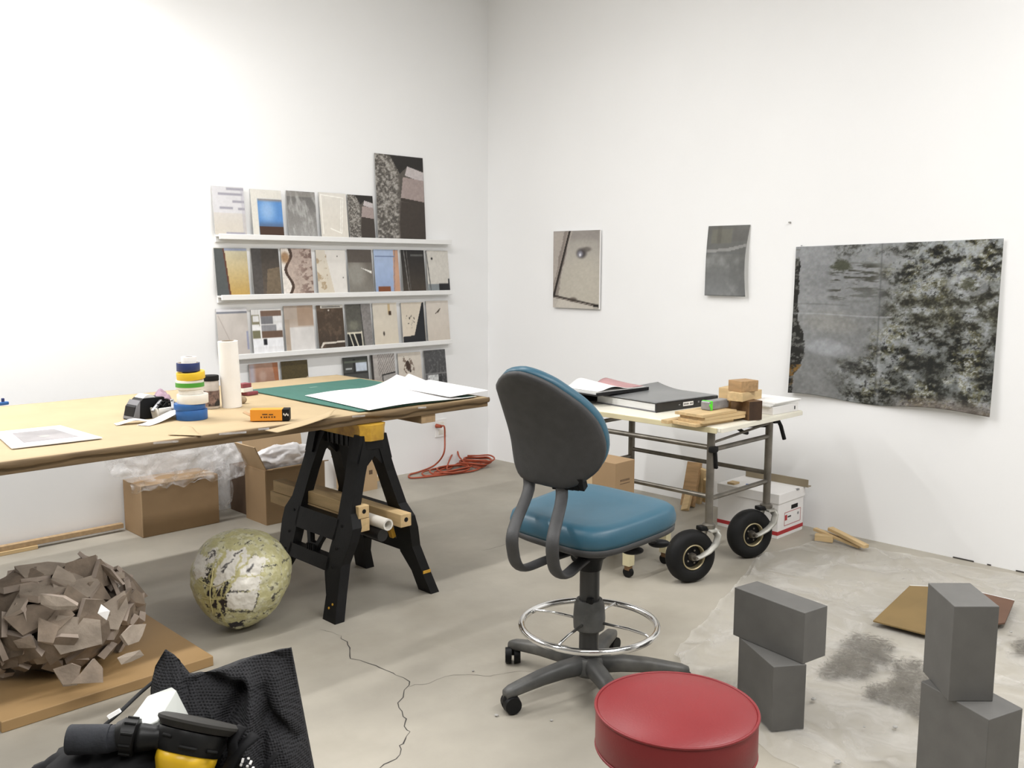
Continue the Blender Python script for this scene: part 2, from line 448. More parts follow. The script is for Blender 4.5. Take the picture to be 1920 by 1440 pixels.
# ------------------------------------------------------------------ the room
RX, RY, RH = -9.0, -9.0, 4.3
fl = struct(MB().box2((RX-0.1, RY-0.1, -0.1), (0.1, 0.1, 0)).build('floor', 'concrete'))
struct(MB().box2((RX-0.1, 0, 0), (0.1, 0.1, RH)).build('wall_left', 'wall_paint'))
wr = struct(MB().box2((0, RY-0.1, 0), (0.1, 0, RH)).build('wall_right', 'wall_paint'))
struct(MB().box2((RX-0.1, RY-0.1, 0), (RX, 0, RH)).build('wall_far_left', 'back_paint'))
struct(MB().box2((RX, RY-0.1, 0), (0, RY, RH)).build('wall_behind', 'back_paint'))
struct(MB().box2((RX-0.1, RY-0.1, RH), (0.1, 0.1, RH+0.1)).build('ceiling', 'ceiling_paint'))
# dark gaps and marks where the right wall meets the floor
for (a, b_) in (((1787, 1046), (1826, 1054)), ((1851, 1060), (1858, 1062)), ((1905, 1070), (1920, 1074))):
    p, q = onR(*a), onR(*b_)
    MB().box2((-0.003, p.y, 0.0), (0.0, q.y, 0.007)).build('wall_gap', 'crack_dark', wr)
p = onR(1482, 417); MB().tube([(-0.001, p.y, p.z), (-0.02, p.y, p.z)], [0.006, 0.004], 8).build('nail', 'wall_grime', wr)
# cracks in the concrete
def crack(pts, wd, seed):
    rnd = random.Random(seed); P = [onz(*q) for q in pts]; out = []
    for a, b in zip(P, P[1:]):
        n = max(2, int((b-a).length/0.035))
        for k in range(n):
            q = a.lerp(b, k/n)
            if k: q += V((rnd.uniform(-1, 1), rnd.uniform(-1, 1), 0))*0.010
            out.append(q)
    out.append(P[-1]); mb = MB(); L_ = []; 
    for i, q in enumerate(out):
        t = (out[min(i+1, len(out)-1)]-out[max(i-1, 0)]).normalized(); nn = V((-t.y, t.x, 0))
        w_ = wd*rnd.uniform(0.35, 1.1)*(0.4 if i in (0, len(out)-1) else 1)
        L_.append((mb.bm.verts.new(q+nn*w_+V((0,0,0.0006))), mb.bm.verts.new(q-nn*w_+V((0,0,0.0006)))))
    for a, b in zip(L_, L_[1:]): mb.bm.faces.new((a[0], a[1], b[1], b[0]))
    return mb.build('floor_crack', 'crack_dark', fl)
crack([(640,1192),(656,1215),(657,1235),(688,1243),(712,1252),(737,1262),(757,1271),(767,1285),(757,1300),(746,1318),(754,1334),(762,1348),(758,1362),(769,1372),(760,1386),(749,1398),(750,1415),(728,1430),(708,1444)], 0.0026, 1)
crack([(767,1288),(790,1284),(820,1274),(850,1266),(880,1265),(910,1268),(925,1266),(955,1261),(1000,1260)], 0.0011, 2)
crack([(640,1192),(625,1186),(600,1180)], 0.001, 3)
crack([(905,1032),(930,1026),(962,1016)], 0.0016, 4)

# strip lights hanging from the ceiling
for k, (x, y, z, l, wd, watts) in enumerate(LIGHTS):
    t = thing('ceiling_strip_light', ('white strip light hanging close to the left wall above the table', 'white strip light hanging above the sawhorse', 'white strip light hanging left of the one above the sawhorse', 'white strip light hanging above the plastic sheet', 'white strip light hanging above the camera', 'white strip light hanging furthest behind the camera')[k], 'light', (x, y, z), 0, 'ceiling strip lights')
    MB().box((0, 0, 0.02), (l+0.1, wd+0.06, 0.08), bev=0.01).build('housing', 'lamp_white', t)
    MB().box((0, 0, -0.03), (l, wd, 0.02), bev=0.004).build('diffuser', 'lamp_glow', t)
    for s in (-1, 1): MB().cyl((s*l*0.4, 0, 0.06), (s*l*0.4, 0, RH-z), 0.006, 6).build('hanger_rod', 'steel_tube', t)
    add_strip_light(x, y, z, l, wd, watts, t)

# wall socket on the left wall
a, b_ = onL(815, 787), onL(836, 817)
t = thing('wall_socket', 'white wall socket plate with an orange plug in it', 'socket', ((a.x+b_.x)/2, 0, b_.z), 0)
wd, hh = b_.x-a.x, a.z-b_.z
MB().box((0, -0.004, hh/2), (wd, 0.008, hh), bev=0.002).build('cover_plate', 'white_gloss', t)
for s in (0.27, 0.72): MB().box((0, -0.009, hh*s), (wd*0.45, 0.004, hh*0.26), bev=0.002).build('outlet', 'tape_white', t)

# picture ledges
def ledge(z, x0, x1, label):
    t = thing('picture_ledge', label, 'shelf', ((x0+x1)/2, 0, z), 0, 'picture ledges on the left wall')
    L_ = x1-x0
    MB().box((0, -0.028, -0.010), (L_, 0.056, 0.012), bev=0.002).build('shelf_board', 'white_ledge', t)
    MB().box((0, -0.060, -0.016), (L_, 0.010, 0.034), bev=0.003).build('front_lip', 'white_ledge', t)
    MB().box((0, -0.007, -0.03), (L_, 0.014, 0.04), bev=0.002).build('back_rail', 'white_ledge', t)
    return t
LX0, LX1 = -2.345, -0.435
LEDGE = [1.765, 1.385, 1.005, 0.655]
for z, lb in zip(LEDGE, ('white picture ledge on the left wall, topmost of four', 'white picture ledge on the left wall, second from the top',
                         'white picture ledge on the left wall, third from the top', 'white picture ledge on the left wall, lowest, behind the table')):
    ledge(z, LX0, LX1, lb)

# ------------------------------------------------------------------ prints on the ledges
def r1a(P):
    P.vgrad((205,198,186), (214,212,214)).rect(0, .45, 1, 1, (212,211,214))
    for q in ((.45,.93,1,.98),(.18,.82,.95,.87),(.62,.67,1,.72),(.2,.53,.62,.58),(.78,.52,1,.57),(.35,.0,.95,.05)): P.rect(*q, (160,158,168))
    return P.rect(.9,.0,1,1,(170,168,180),.4).grain(20,25,.03)
def r1b(P):
    P.vgrad((222,218,208),(222,219,211)).rect(.2,.0,1,.8,(90,140,200))
    m = sstep(.2,.22,P.U)*(P.V<.8)
    d = np.hypot(P.U-.5, P.V-.55); P.put(m*(1-sstep(.05,.4,d)), (150,185,225), .9); P.put(m*sstep(.72,.8,P.V), (165,130,95), .7)
    P.put(m*(1-sstep(.2,.36,P.V)), (80,100,130), .8); P.put(m*(P.V<.2), (70,48,35)); return P.grain(30,30,.04,1)
def r1c(P):
    P.vgrad((150,148,145),(120,118,116)); n = fbm(P.U*9+P.V*2, P.V*4, 3); P.put(sstep(.45,.75,n), (185,185,182), .7); P.put(sstep(.55,.4,n)*sstep(.4,.9,P.V), (100,98,96), .5)
    P.rect(.0,.88,1,1,(160,156,150),.6); return P.grain(40,40,.08,2)
def r1d(P):
    P.vgrad((222,216,205),(226,222,214))
    for a, b in (((.06,.95),(.88,.9)),((.06,.95),(.08,.08)),((.88,.9),(.75,.1)),((.75,.1),(.35,.2)),((.8,.86),(.7,.14))): P.line(a, b, .012, (250,248,240))
    return P.grain(12,12,.03,3)
def rock(P):
    P.vgrad((70,64,58),(95,90,84)); P.rect(.45,0,1,.45,(62,54,48)); n = fbm(P.U*6, P.V*14, 5)
    m = sstep(.06,-.03,P.U-(.38+.10*fbm(P.U*3, P.V*4, 2)+.12*(P.V > .6)*(P.V-.6))); n9 = fbm(P.U*22, P.V*34, 6, 4, .7); P.put(m, (132,127,120)); P.put(m*sstep(.5,.62,n9), (66,62,58), .75); P.put(m*sstep(.52,.6,n), (84,80,75), .5); P.put(m*sstep(.47,.36,n9), (188,184,178), .7)
    P.poly([(.3,1),(1,1),(1,.83),(.66,.88),(.5,.78)], (38,35,33)); P.poly([(.66,.88),(1,.82),(1,.70),(.6,.77)], (198,190,190)); P.poly([(.56,.75),(1,.72),(1,.46),(.5,.5)], (165,150,146))
    P.poly([(.5,.5),(1,.46),(1,.43),(.5,.46)], (60,52,46)); return P.grain(30,40,.08,4)
def r2a(P):
    P.vgrad((182,150,84),(200,194,170)); P.poly([(.0,1),(.28,1),(.38,0),(0,0)], (80,84,84)); P.poly([(.26,1),(.31,1),(.42,0),(.37,0)], (92,52,36)); P.rect(.3,.94,1,1,(130,140,170),.8)
    return P.grain(25,25,.05,5)
def r2b(P):
    P.vgrad((90,80,70),(62,56,50)); P.poly([(.45,0),(1,0),(1,.6),(.55,.55)], (112,98,80)); P.rect(0,0,.35,1,(74,72,72),.7); return P.grain(14,20,.14,6)
def r2c(P):
    P.vgrad((186,170,158),(178,160,150)); n = fbm(P.U*10, P.V*22, 7); P.put(sstep(.5,.58,n)*sstep(.3,.9,P.U), (110,88,80), .8); P.put((P.U < .25+.1*np.sin(P.V*9)), (225,218,210)); P.put((np.abs(P.U-.22-.1*np.sin(P.V*9)) < .05), (70,52,42))
    P.blob(.12,.8,.14,.12,(150,110,70),.8); return P.grain(20,30,.12,8)
def r2d(P):
    P.vgrad((214,204,186),(216,208,194)); P.poly([(.3,1),(1,1),(1,0),(.55,0)], (226,222,216)); n = fbm(P.U*9, P.V*12, 9); P.put(sstep(.55,.65,n)*(P.U < .35)*(P.V < .9), (168,146,116), .8)
    for q in ((.72,.86),(.88,.36)): P.blob(*q,.018,.014,(40,36,34))
    return P.grain(9,9,.03,9)
def r2e(P):
    P.vgrad((130,126,118),(98,90,82)); P.blob(.3,.45,.4,.3,(160,158,150),.7); P.poly([(.5,.58),(.95,.5),(.95,.44)], (232,230,224)); return P.rect(0,.7,1,1,(84,76,70),.8).grain(20,20,.06,10)
def r2f(P):
    P.vgrad((150,170,205),(176,194,224)); P.poly([(.8,1),(1,1),(1,0),(.72,0),(.75,.4)], (200,158,130)); P.rect(.1,0,.6,.13,(128,74,42)); P.line((.05,.84),(.82,.84),.012,(120,136,170)); P.line((.75,.0),(.86,1),.01,(110,110,130)); return P.grain(8,8,.04,11)
def r2g(P):
    P.vgrad((70,62,54),(36,34,34)); P.line((.12,1),(.25,0),.012,(140,138,134)); P.line((.24,1),(.33,0),.008,(110,108,104)); P.rect(.4,.85,.95,.9,(95,95,92)); return P.grain(10,14,.1,12)
def r2h(P):
    P.vgrad((208,204,196),(214,210,202)); P.rect(0,0,1,.17,(135,142,145)); P.rect(.5,0,1,.18,(28,28,32)); P.rect(.93,0,1,.3,(40,40,44)); P.blob(.24,.8,.04,.03,(20,20,20)); P.line((0,1),(.12,0),.02,(90,90,90)); return P.grain(16,16,.05,13)
def r3a(P):
    P.vgrad((190,182,176),(206,200,194)); P.rect(0,.93,1,1,(226,226,230)); P.rect(0,.89,1,.93,(120,124,135)); P.line((.05,.85),(.5,.1),.01,(170,160,154)); P.rect(.93,.1,1,.5,(120,130,170),.6); return P.grain(6,6,.04,14)
def r3b(P):
    P.vgrad((228,228,230),(225,224,222))
    for q, c in (((0,.62,.26,.88),(140,135,110)),((.0,.34,.26,.52),(118,116,90)),((.3,.84,1,.97),(120,96,82)),((.3,.66,.7,.84),(125,125,130)),((.3,.48,.8,.64),(142,142,146)),((.3,.34,1,.5),(104,82,68)),((.04,.72,.24,.86),(235,235,236)),((.72,.72,1,.84),(235,235,236)),((.0,.54,.24,.66),(238,238,238)),((.84,.56,1,.68),(236,236,238)),((.0,.14,1,.32),(236,237,240))): P.rect(*q, c)
    P.rect(.26,.3,.3,1,(240,240,240)); P.rect(.34,.18,.46,.32,(28,28,34)); return P.grain(20,10,.06,15)
def r3c(P):
    P.vgrad((212,210,208),(176,154,134)); P.rect(.15,0,1,.52,(216,213,210)); P.rect(0,.0,.16,.9,(176,160,144)); P.rect(0,.7,.45,1,(184,170,158)); P.rect(.45,.55,1,.95,(168,142,120),.7); return P.grain(5,5,.06,16)
def r3d(P):
    P.vgrad((66,54,44),(82,66,52)); n = fbm(P.U*8, P.V*9, 17); P.put(sstep(.5,.7,n), (110,92,74), .6); P.rect(.15,.93,1,1,(225,222,214)); P.rect(.2,.95,.9,.97,(60,56,52)); P.poly([(.05,.02),(.15,.14),(1,.16),(1,.12),(.2,.1),(.12,.02)], (214,206,194)); P.blob(.45,.88,.03,.02,(220,215,205)); return P.grain(30,30,.1,17)
def r3e(P):
    P.vgrad((105,104,96),(84,82,76)); P.poly([(.6,1),(1,1),(1,0),(.7,0)], (136,132,130)); P.rect(0,0,.58,.3,(24,24,24)); P.rect(0,.3,.6,.34,(214,208,190)); P.line((.1,.3),(.22,.02),.02,(214,208,190)); P.line((.28,.3),(.42,.0),.025,(214,208,190)); P.line((.58,.34),(.6,0),.02,(214,208,190)); P.line((.6,1),(.66,.0),.012,(40,40,40)); P.blob(.3,.5,.18,.1,(130,130,115),.8); return P.grain(16,22,.14,18)
def r3f(P):
    P.vgrad((214,204,186),(222,214,200)); P.rect(.62,.72,.72,.97,(190,160,110),.7); P.rect(.65,.7,.76,.8,(58,40,24)); P.blob(.4,.26,.035,.05,(60,52,46)); return P.grain(7,7,.03,19)
def r3g(P):
    P.vgrad((220,208,190),(222,212,196)); P.poly([(.92,1),(1,1),(1,0),(0,0),(.02,.16),(.5,.17)], (26,28,34)); n = fbm(P.U*14, P.V*16, 20); d = np.hypot(P.U-.36,(P.V-.55)); P.put(sstep(.55,.62,n)*(d < .2), (60,54,50), .9); return P.grain(10,10,.03,20)
def r3h(P):
    P.vgrad((206,196,184),(222,214,204)); P.line((.4,.68),(.62,.8),.012,(80,66,54)); P.line((.5,.7),(.58,.76),.012,(70,58,50)); return P.grain(8,8,.03,21)
def r4a(P):
    P.vgrad((140,100,84),(186,150,130)); P.rect(0,0,.18,1,(190,190,205),.8,.08); P.poly([(.8,1),(1,1),(1,0),(.95,0)], (172,112,78)); P.blob(.45,.7,.12,.12,(206,180,165),.6); return P.grain(5,6,.08,22)
def r4b(P):
    P.vgrad((74,64,38),(86,74,44)); P.poly([(.45,.42),(.8,.5),(1,.62),(1,.3),(.5,.3)], (190,172,150)); return P.grain(30,40,.16,23)
def r4c(P):
    P.vgrad((84,82,82),(60,62,58)); P.rect(.5,.62,.95,.85,(205,215,228)); P.rect(.1,.68,.35,.72,(190,195,195)); P.rect(.0,.56,1,.6,(40,40,40)); P.rect(.4,.6,.5,.95,(36,36,36)); P.rect(.06,.85,.95,.9,(90,96,84)); return P.grain(14,14,.08,24)
def r4d(P):
    P.vgrad((150,144,138),(196,190,186)); n = np.sin((P.U*1.2-P.V*1.0)*60+8*fbm(P.U*4, P.V*4, 25)); P.put((n > .3)*(P.U > .3)*(P.U+P.V > .75), (110,104,100), .6); P.rect(0,0,.1,1,(44,40,38)); P.poly([(.42,0),(.46,.45),(1,.48),(1,0)], (160,156,152)); P.line((.45,.45),(1,.5),.018,(34,32,30)); P.line((.45,.45),(.47,.0),.02,(24,24,24)); return P.grain(18,18,.1,25)
def r4e(P):
    P.vgrad((200,190,178),(222,214,202)); n = fbm(P.U*12, P.V*12, 26); d = np.hypot((P.U-.44-(P.V-.6)*-.3)/.2,(P.V-.64)/.24); P.put((d+.8*(n-.5) < .62), (64,46,36)); P.put((d < 1.2)*sstep(.62,.66,n), (90,70,56), .7); P.rect(0,0,1,.2,(92,80,66)); return P.grain(10,10,.04,26)
def r4f(P):
    P.vgrad((56,56,56),(86,86,88)); P.rect(.1,.08,.6,.32,(206,208,208)); P.rect(.62,.0,.75,.34,(40,40,42)); n = fbm(P.U*16, P.V*16, 27); P.put(sstep(.55,.7,n), (120,120,122), .6); P.rect(0,.33,1,.37,(120,120,120)); return P.grain(24,24,.12,27)

GRP = 'photo prints on the picture ledges'
# row, x-left, x-right, y-top, y-bottom (pixels), painter, label
PR = [
 (0,397,460,350,434,r1a,'small print of pale grey bars, leftmost on the top ledge'),
 (0,469,530,356,435,r1b,'small print of a glowing blue rectangle on the top ledge'),
 (0,536,593,359,437,r1c,'small print of streaky grey metal on the top ledge'),
 (0,597,651,362,438,r1d,'small near-white print with a faint white outline on the top ledge'),
 (0,650,701,366,440,rock,'small dark rock print beside the largest print on the top ledge'),
 (0,702,796,292,443,rock,'tall dark print of rock and blocks, the largest on the ledges'),
 (1,401,466,465,546,r2a,'print of an ochre panel, leftmost on the second ledge'),
 (1,470,525,466,545,r2b,'dark brown print next to the bark print on the second ledge'),
 (1,526,586,466,545,r2c,'print of cracked pinkish bark on the second ledge'),
 (1,591,649,469,541,r2d,'cream print with flaking edge on the second ledge'),
 (1,650,698,468,540,r2e,'dim grey print with a white glint on the second ledge'),
 (1,699,748,468,540,r2f,'pale blue and peach print on the second ledge'),
 (1,750,796,469,537,r2g,'black print with thin pale lines on the second ledge'),
 (1,797,841,470,537,r2h,'off-white print with a black corner, rightmost on the second ledge'),
 (2,405,466,578,656,r3a,'pale pinkish print behind the white paper roll on the third ledge'),
 (2,470,530,580,654,r3b,'print of stacked white and brown bars on the third ledge'),
 (2,531,589,573,651,r3c,'beige and white blurred print on the third ledge'),
 (2,592,645,572,645,r3d,'dark brown print with a white bottom frame on the third ledge'),
 (2,646,696,570,642,r3e,'grey print with a white crate shape on the third ledge'),
 (2,697,745,568,640,r3f,'cream print with two small brown marks on the third ledge'),
 (2,750,796,567,636,r3g,'cream and black diagonal print on the third ledge'),
 (2,797,841,564,633,r3h,'cream print with a faint scratch, rightmost on the third ledge'),
 (3,466,524,681,752,r4a,'copper and lilac print, leftmost on the lowest ledge'),
 (3,526,579,676,748,r4b,'dark olive print on the lowest ledge'),
 (3,641,691,669,735,r4c,'dark print with a pale blue window on the lowest ledge'),
 (3,693,741,664,730,r4d,'print of grey radiating lines on the lowest ledge'),
 (3,744,790,661,726,r4e,'cream print with a dark brown blotch on the lowest ledge'),
 (3,793,836,656,721,r4f,'dark grey print, rightmost on the lowest ledge'),
]
for row, x0, x1, y0, y1, fn, lb in PR:
    zb = LEDGE[row]
    a, b = onL(x0+4, y1, 0.03), onL(x1+2, y1, 0.03); top = onL((x0+x1)/2, y0, 0.012)
    W = (b.x-a.x)*0.97; H = top.z-(zb-0.004)
    if row == 3: H = min(H, 0.30)
    big = W > 0.35
    o = picture('photo_print', W, H, 90 if big else 56, 140 if big else 72, fn, 0.004, 'print_face')
    o.location = ((a.x+b.x)/2, -0.038, zb-0.003)
    o.rotation_euler = (-math.atan2(0.030, H), 0, random.uniform(-0.008, 0.008))
    tag(o, lb, 'photo print', GRP)

# ------------------------------------------------------------------ pictures on the right wall
def on_right_wall(o, y, z, off=0.0):
    o.rotation_euler = (0, 0, -PI/2); o.location = (-off, y, z); return o
def knob(P):
    P.vgrad((196,190,178),(150,144,138)); P.blob(.55,.62,.55,.4,(186,182,174),.6); P.blob(.6,.3,.5,.4,(196,190,176),.7); P.rect(0,.88,1,1,(140,134,130),.5,.06)
    P.poly([(0,1),(.42,1),(.3,.7),(.05,.2),(0,.2)], (178,170,162)); n = fbm(P.U*9, P.V*9, 30); P.put((np.abs(P.U-.34+(.98-P.V)*.33+.03) < .10*n+.02), (120,110,104), .6)
    P.line((.36,1),(.02,.16),.022,(46,40,36)); P.line((.33,1),(.0,.2),.008,(170,160,150)); P.line((.02,.15),(.98,.04),.016,(52,46,42)); P.line((.02,.14),(.98,.035),.005,(150,140,132)); P.blob(.45,.11,.08,.03,(70,60,54),.7)
    P.blob(.62,.71,.10,.06,(60,56,58),.9); P.blob(.59,.70,.055,.04,(140,140,150),1); P.blob(.59,.69,.018,.02,(235,235,240)); P.blob(.73,.76,.09,.03,(90,84,80),.7); P.rect(.88,.0,.99,.06,(30,26,24))
    P.poly([(0,0),(1,0),(1,.02),(.9,.03),(0,.13)], (206,200,190), .8); return P.grain(24,40,.05,31)
a, b = onR(1038, 434, 0.025), onR(1123, 580, 0.025)
o = picture('metal_photo', a.y-b.y, a.z-b.z, 66, 90, knob, 0.014, 'print_face', edge='white_paper')
on_right_wall(o, (a.y+b.y)/2, b.z, 0.012); tag(o, 'grey print of a metal knob and seams on the right wall', 'picture')
MB().box2((-0.3*(a.y-b.y), -0.0, 0.2*(a.z-b.z)), (0.3*(a.y-b.y), 0.012, 0.8*(a.z-b.z))).build('mounting_strip', 'mid_wood', o)
def dim(P):
    P.vgrad((110,112,112),(96,96,92)); n = fbm(P.U*4, P.V*5, 33); P.put(sstep(.35,.8,n)*(P.V < .62), (140,142,140), .8); P.rect(.1,.75,.6,.95,(110,108,96),.7); P.rect(.24,.75,.34,1,(86,84,76),.6)
    P.poly([(0,.66),(.5,.68),(1,.74),(1,.7),(.6,.64),(0,.62)], (158,158,156), .7); P.rect(0,.6,1,.615,(96,98,98)); P.rect(.62,.78,1,.98,(90,88,84),.6); return P.grain(14,20,.06,34)
a, b = onR(1328, 424, 0.01), onR(1402, 556, 0.01)
def curl1(U, Vv, X, Y, Z):
    return X+0.012*np.sin(Vv*PI*1.0)*-1, Y-0.004-0.03*(U**3)*np.sin(np.clip(Vv, 0, 1)*PI*0.9+0.3)-0.025*(1-Vv)**3, Z
o = picture('grey_photo', a.y-b.y, a.z-b.z, 50, 70, dim, 0.0012, 'print_face', curl1, 'paper_edge')
on_right_wall(o, (a.y+b.y)/2, b.z); tag(o, 'small curling dim grey print pinned to the right wall', 'picture')
def lichen(P):
    U, Vv = P.U, P.V
    P.vgrad((120,121,120),(142,144,146)); P.grain(4,4,.14,40)
    n1 = fbm(U*7, Vv*7, 41, 6, .62); n2 = fbm(U*17, Vv*20, 42, 6, .72); n3 = fbm(U*46, Vv*44, 43, 4, .75)
    rm = sstep(.36,.56, U+.16*(n1-.5)-.05*(Vv > .62)*(Vv-.62)*6+.08*(Vv < .3))
    top = sstep(.85,.98, Vv)*sstep(.15,.3,U); rm = np.maximum(rm, .55*top)
    low = sstep(.34,.16, Vv)*sstep(.17,.36,U+(n1-.5)*.3); rm = np.maximum(rm, .85*low)
    P.put(rm, (112,115,111), .8)
    P.put(rm*sstep(.50,.66,n2), (166,170,173), .8)
    P.put(rm*sstep(.5,.42,n2), (58,57,48), .9); P.put(rm*sstep(.43,.33,n2), (22,23,22), 1)
    P.put(rm*sstep(.5,.62,n1)*sstep(.47,.6,n3), (96,92,58), .6)
    P.put(rm*sstep(.62,.72,n3)*sstep(.5,.6,n1), (190,194,196), .8)
    P.put(rm*sstep(.4,.32,n3), (28,28,26), .75)
    P.put(sstep(.55,.2,Vv)*sstep(.4,.6,U)*sstep(.6,.45,n1), (48,50,46), .45)
    P.put(sstep(.7,.95,Vv)*sstep(.5,.75,U)*sstep(.42,.55,n2), (165,170,172), .55)
    P.put(sstep(.7,.5,n2)*sstep(.8,.62,Vv)*sstep(.42,.55,Vv)*rm, (74,72,56), .35)
    # left dark fringe and ochre corner
    fr = (U < .022+.02*(fbm(U*3, Vv*30, 44)-.3)+(Vv < .5)*.055*np.clip(np.sin((Vv-.12)*8.2), 0, 1)+(Vv < .5)*.02*(n3-.5))
    P.put(fr*(Vv < .92), (34,33,30)); P.put(fr*sstep(.55,.62,n3), (120,120,116), .7); P.put(fr*(Vv < .2)*(Vv > .05)*sstep(.42,.6,n2), (128,92,36), .9)
    # streaks top left
    st = sstep(.55,.66,fbm(U*10, Vv*60, 45))*sstep(.17,.22,U)*sstep(.5,.4,U)*sstep(.62,.68,Vv)*sstep(.9,.86,Vv); P.put(st, (60,60,52), .85)
    P.put(sstep(.9,.4,np.hypot((U-.25)/.06,(Vv-.87)/.05)+1.8*(n2-.5)), (58,60,44), .8)
    P.blob(.22,.5,.16,.07,(136,134,126),.4); P.blob(.2,.33,.12,.05,(165,168,172),.7); P.blob(.38,.62,.1,.12,(124,126,126),.6)
    # spots of bright lichen ring upper right
    d = np.hypot((U-.86)/.06,(Vv-.745)/.045)+1.6*(n2-.5); P.put(sstep(.5,.2,np.abs(d-1.1)), (178,182,186), .55); P.put(sstep(.9,.5,d), (66,66,48), .7)
    # folds
    P.rect(.0,.545,.52,.552,(160,162,164),.9,.004); P.rect(.452,0,.458,1,(84,86,86),.6,.003); P.rect(.46,.0,.475,.55,(150,152,154),.45,.006); P.rect(.0,.61,.3,.617,(104,104,104),.6,.004)
    P.put(sstep(.1,.0,Vv)*sstep(.45,.7,U), (120,108,100), .6); return P.grain(60,50,.12,46,3)
a, b, c, d = onR(1491, 462, 0.01), onR(1886, 448, 0.01), onR(1868, 780, 0.03), onR(1488, 737, 0.02)
PW, PH = d.y-c.y, (a.z+b.z)/2-c.z
def posterbend(U, Vv, X, Y, Z):
    bot = (1-Vv)**2
    Z2 = Z*1.0 + 0.028*(U-0.5)*Vv + (1-Vv)*(0.012*np.sin(U*9.5+0.6)+0.02*np.sin(U*PI)*-0.2)
    Y2 = Y-0.012-bot*(0.014+0.016*np.sin(U*8.5+1.2)+0.012*U**3)-0.012*U**6*(1-Vv*0.6)-0.004*np.sin(Vv*8)*np.sin(U*6)
    return X, Y2, Z2
o = picture('lichen_poster', PW, PH, 230, 180, lichen, 0.0012, 'poster_face', posterbend, 'paper_edge')
on_right_wall(o, (a.y+b.y)/2, c.z); tag(o, 'large creased poster of mottled grey lichen on the right wall', 'poster')
for s in (-0.47, -0.15, 0.2, 0.46):
    MB().tube([(s*PW, -0.016, PH-0.008), (s*PW, -0.005, PH-0.008)], [0.004, 0.003], 8).build('pin', 'lead_grey', o)

# ------------------------------------------------------------------ work table on a sawhorse
TX0, TX1, TY0, TY1, TZ = -5.25, -1.90, -2.02, -0.65, 0.90
t = thing('work_table', 'long work table top covered in tan kraft paper, resting on a black sawhorse', 'table', ((TX0+TX1)/2, (TY0+TY1)/2, 0.85))
MB().box2((TX0, TY0, 0.85), (TX1, TY1, 0.893), bev=0.003).build('table_board', 'kraft_edge', t, world=True)
def kraft(u, v):
    x = TX0-0.005+(TX1-TX0+0.01)*u; y = TY0-0.006+(TY1-TY0+0.012)*v
    z = 0.897+0.003*fb(x*2.2, y*2.2, 1)
    if v < 0.001: y += 0.006*fb(x*9, 3, 2); z -= 0.002
    return (x, y, z)
MB().grid(kraft, 120, 40).build('kraft_paper', 'kraft', t, smooth='all', world=True, solid=0.003)
# paper folded over the front edge, with bits of clear tape
def fold(u, v):
    x = TX0+(TX1-TX0)*u; z = 0.899-0.030*v*(0.8+0.35*fb(x*5, 0, 4)); y = TY0-0.010-0.004*math.sin(v*PI)+0.002*fb(x*7, v*3, 5)
    return (x, y, z)
MB().grid(fold, 140, 4).build('paper_fold', 'kraft_edge', t, smooth='all', world=True, solid=0.002)
for xx, l in ((-3.62, 0.10), (-3.34, 0.12), (-3.2, 0.05), (-2.72, 0.07), (-2.35, 0.05)):
    MB().box((xx, TY0-0.017, 0.893), (l, 0.002, 0.008), rotm(0, 0.06, 0)).build('clear_tape', 'film_wrap', t, world=True)
# loose torn flaps of the kraft paper
def flap(pts, lift):
    P = [V(p) for p in pts]
    def fn(u, v):
        p = P[0].lerp(P[1], u).lerp(P[2].lerp(P[3], u), v); return (p.x, p.y, TZ+0.002+lift*(u**2)*math.sin(PI*(0.25+0.5*v)))
    return MB().grid(fn, 12, 6)
flap([onz(315,816,TZ), onz(340,808,TZ), onz(380,818,TZ), onz(362,809,TZ)], 0.02).build('paper_flap', 'kraft', t, smooth='all', world=True, solid=0.001)
flap([onz(497,808,TZ), onz(632,776,TZ), onz(520,812,TZ), onz(620,790,TZ)], 0.028).build('paper_flap', 'kraft', t, smooth='all', world=True, solid=0.001)
MB().box2((-2.33, TY0+0.015, 0.807), (-2.24, TY1, 0.85), bev=0.003).build('under_rail', 'beam_wood', t, world=True)

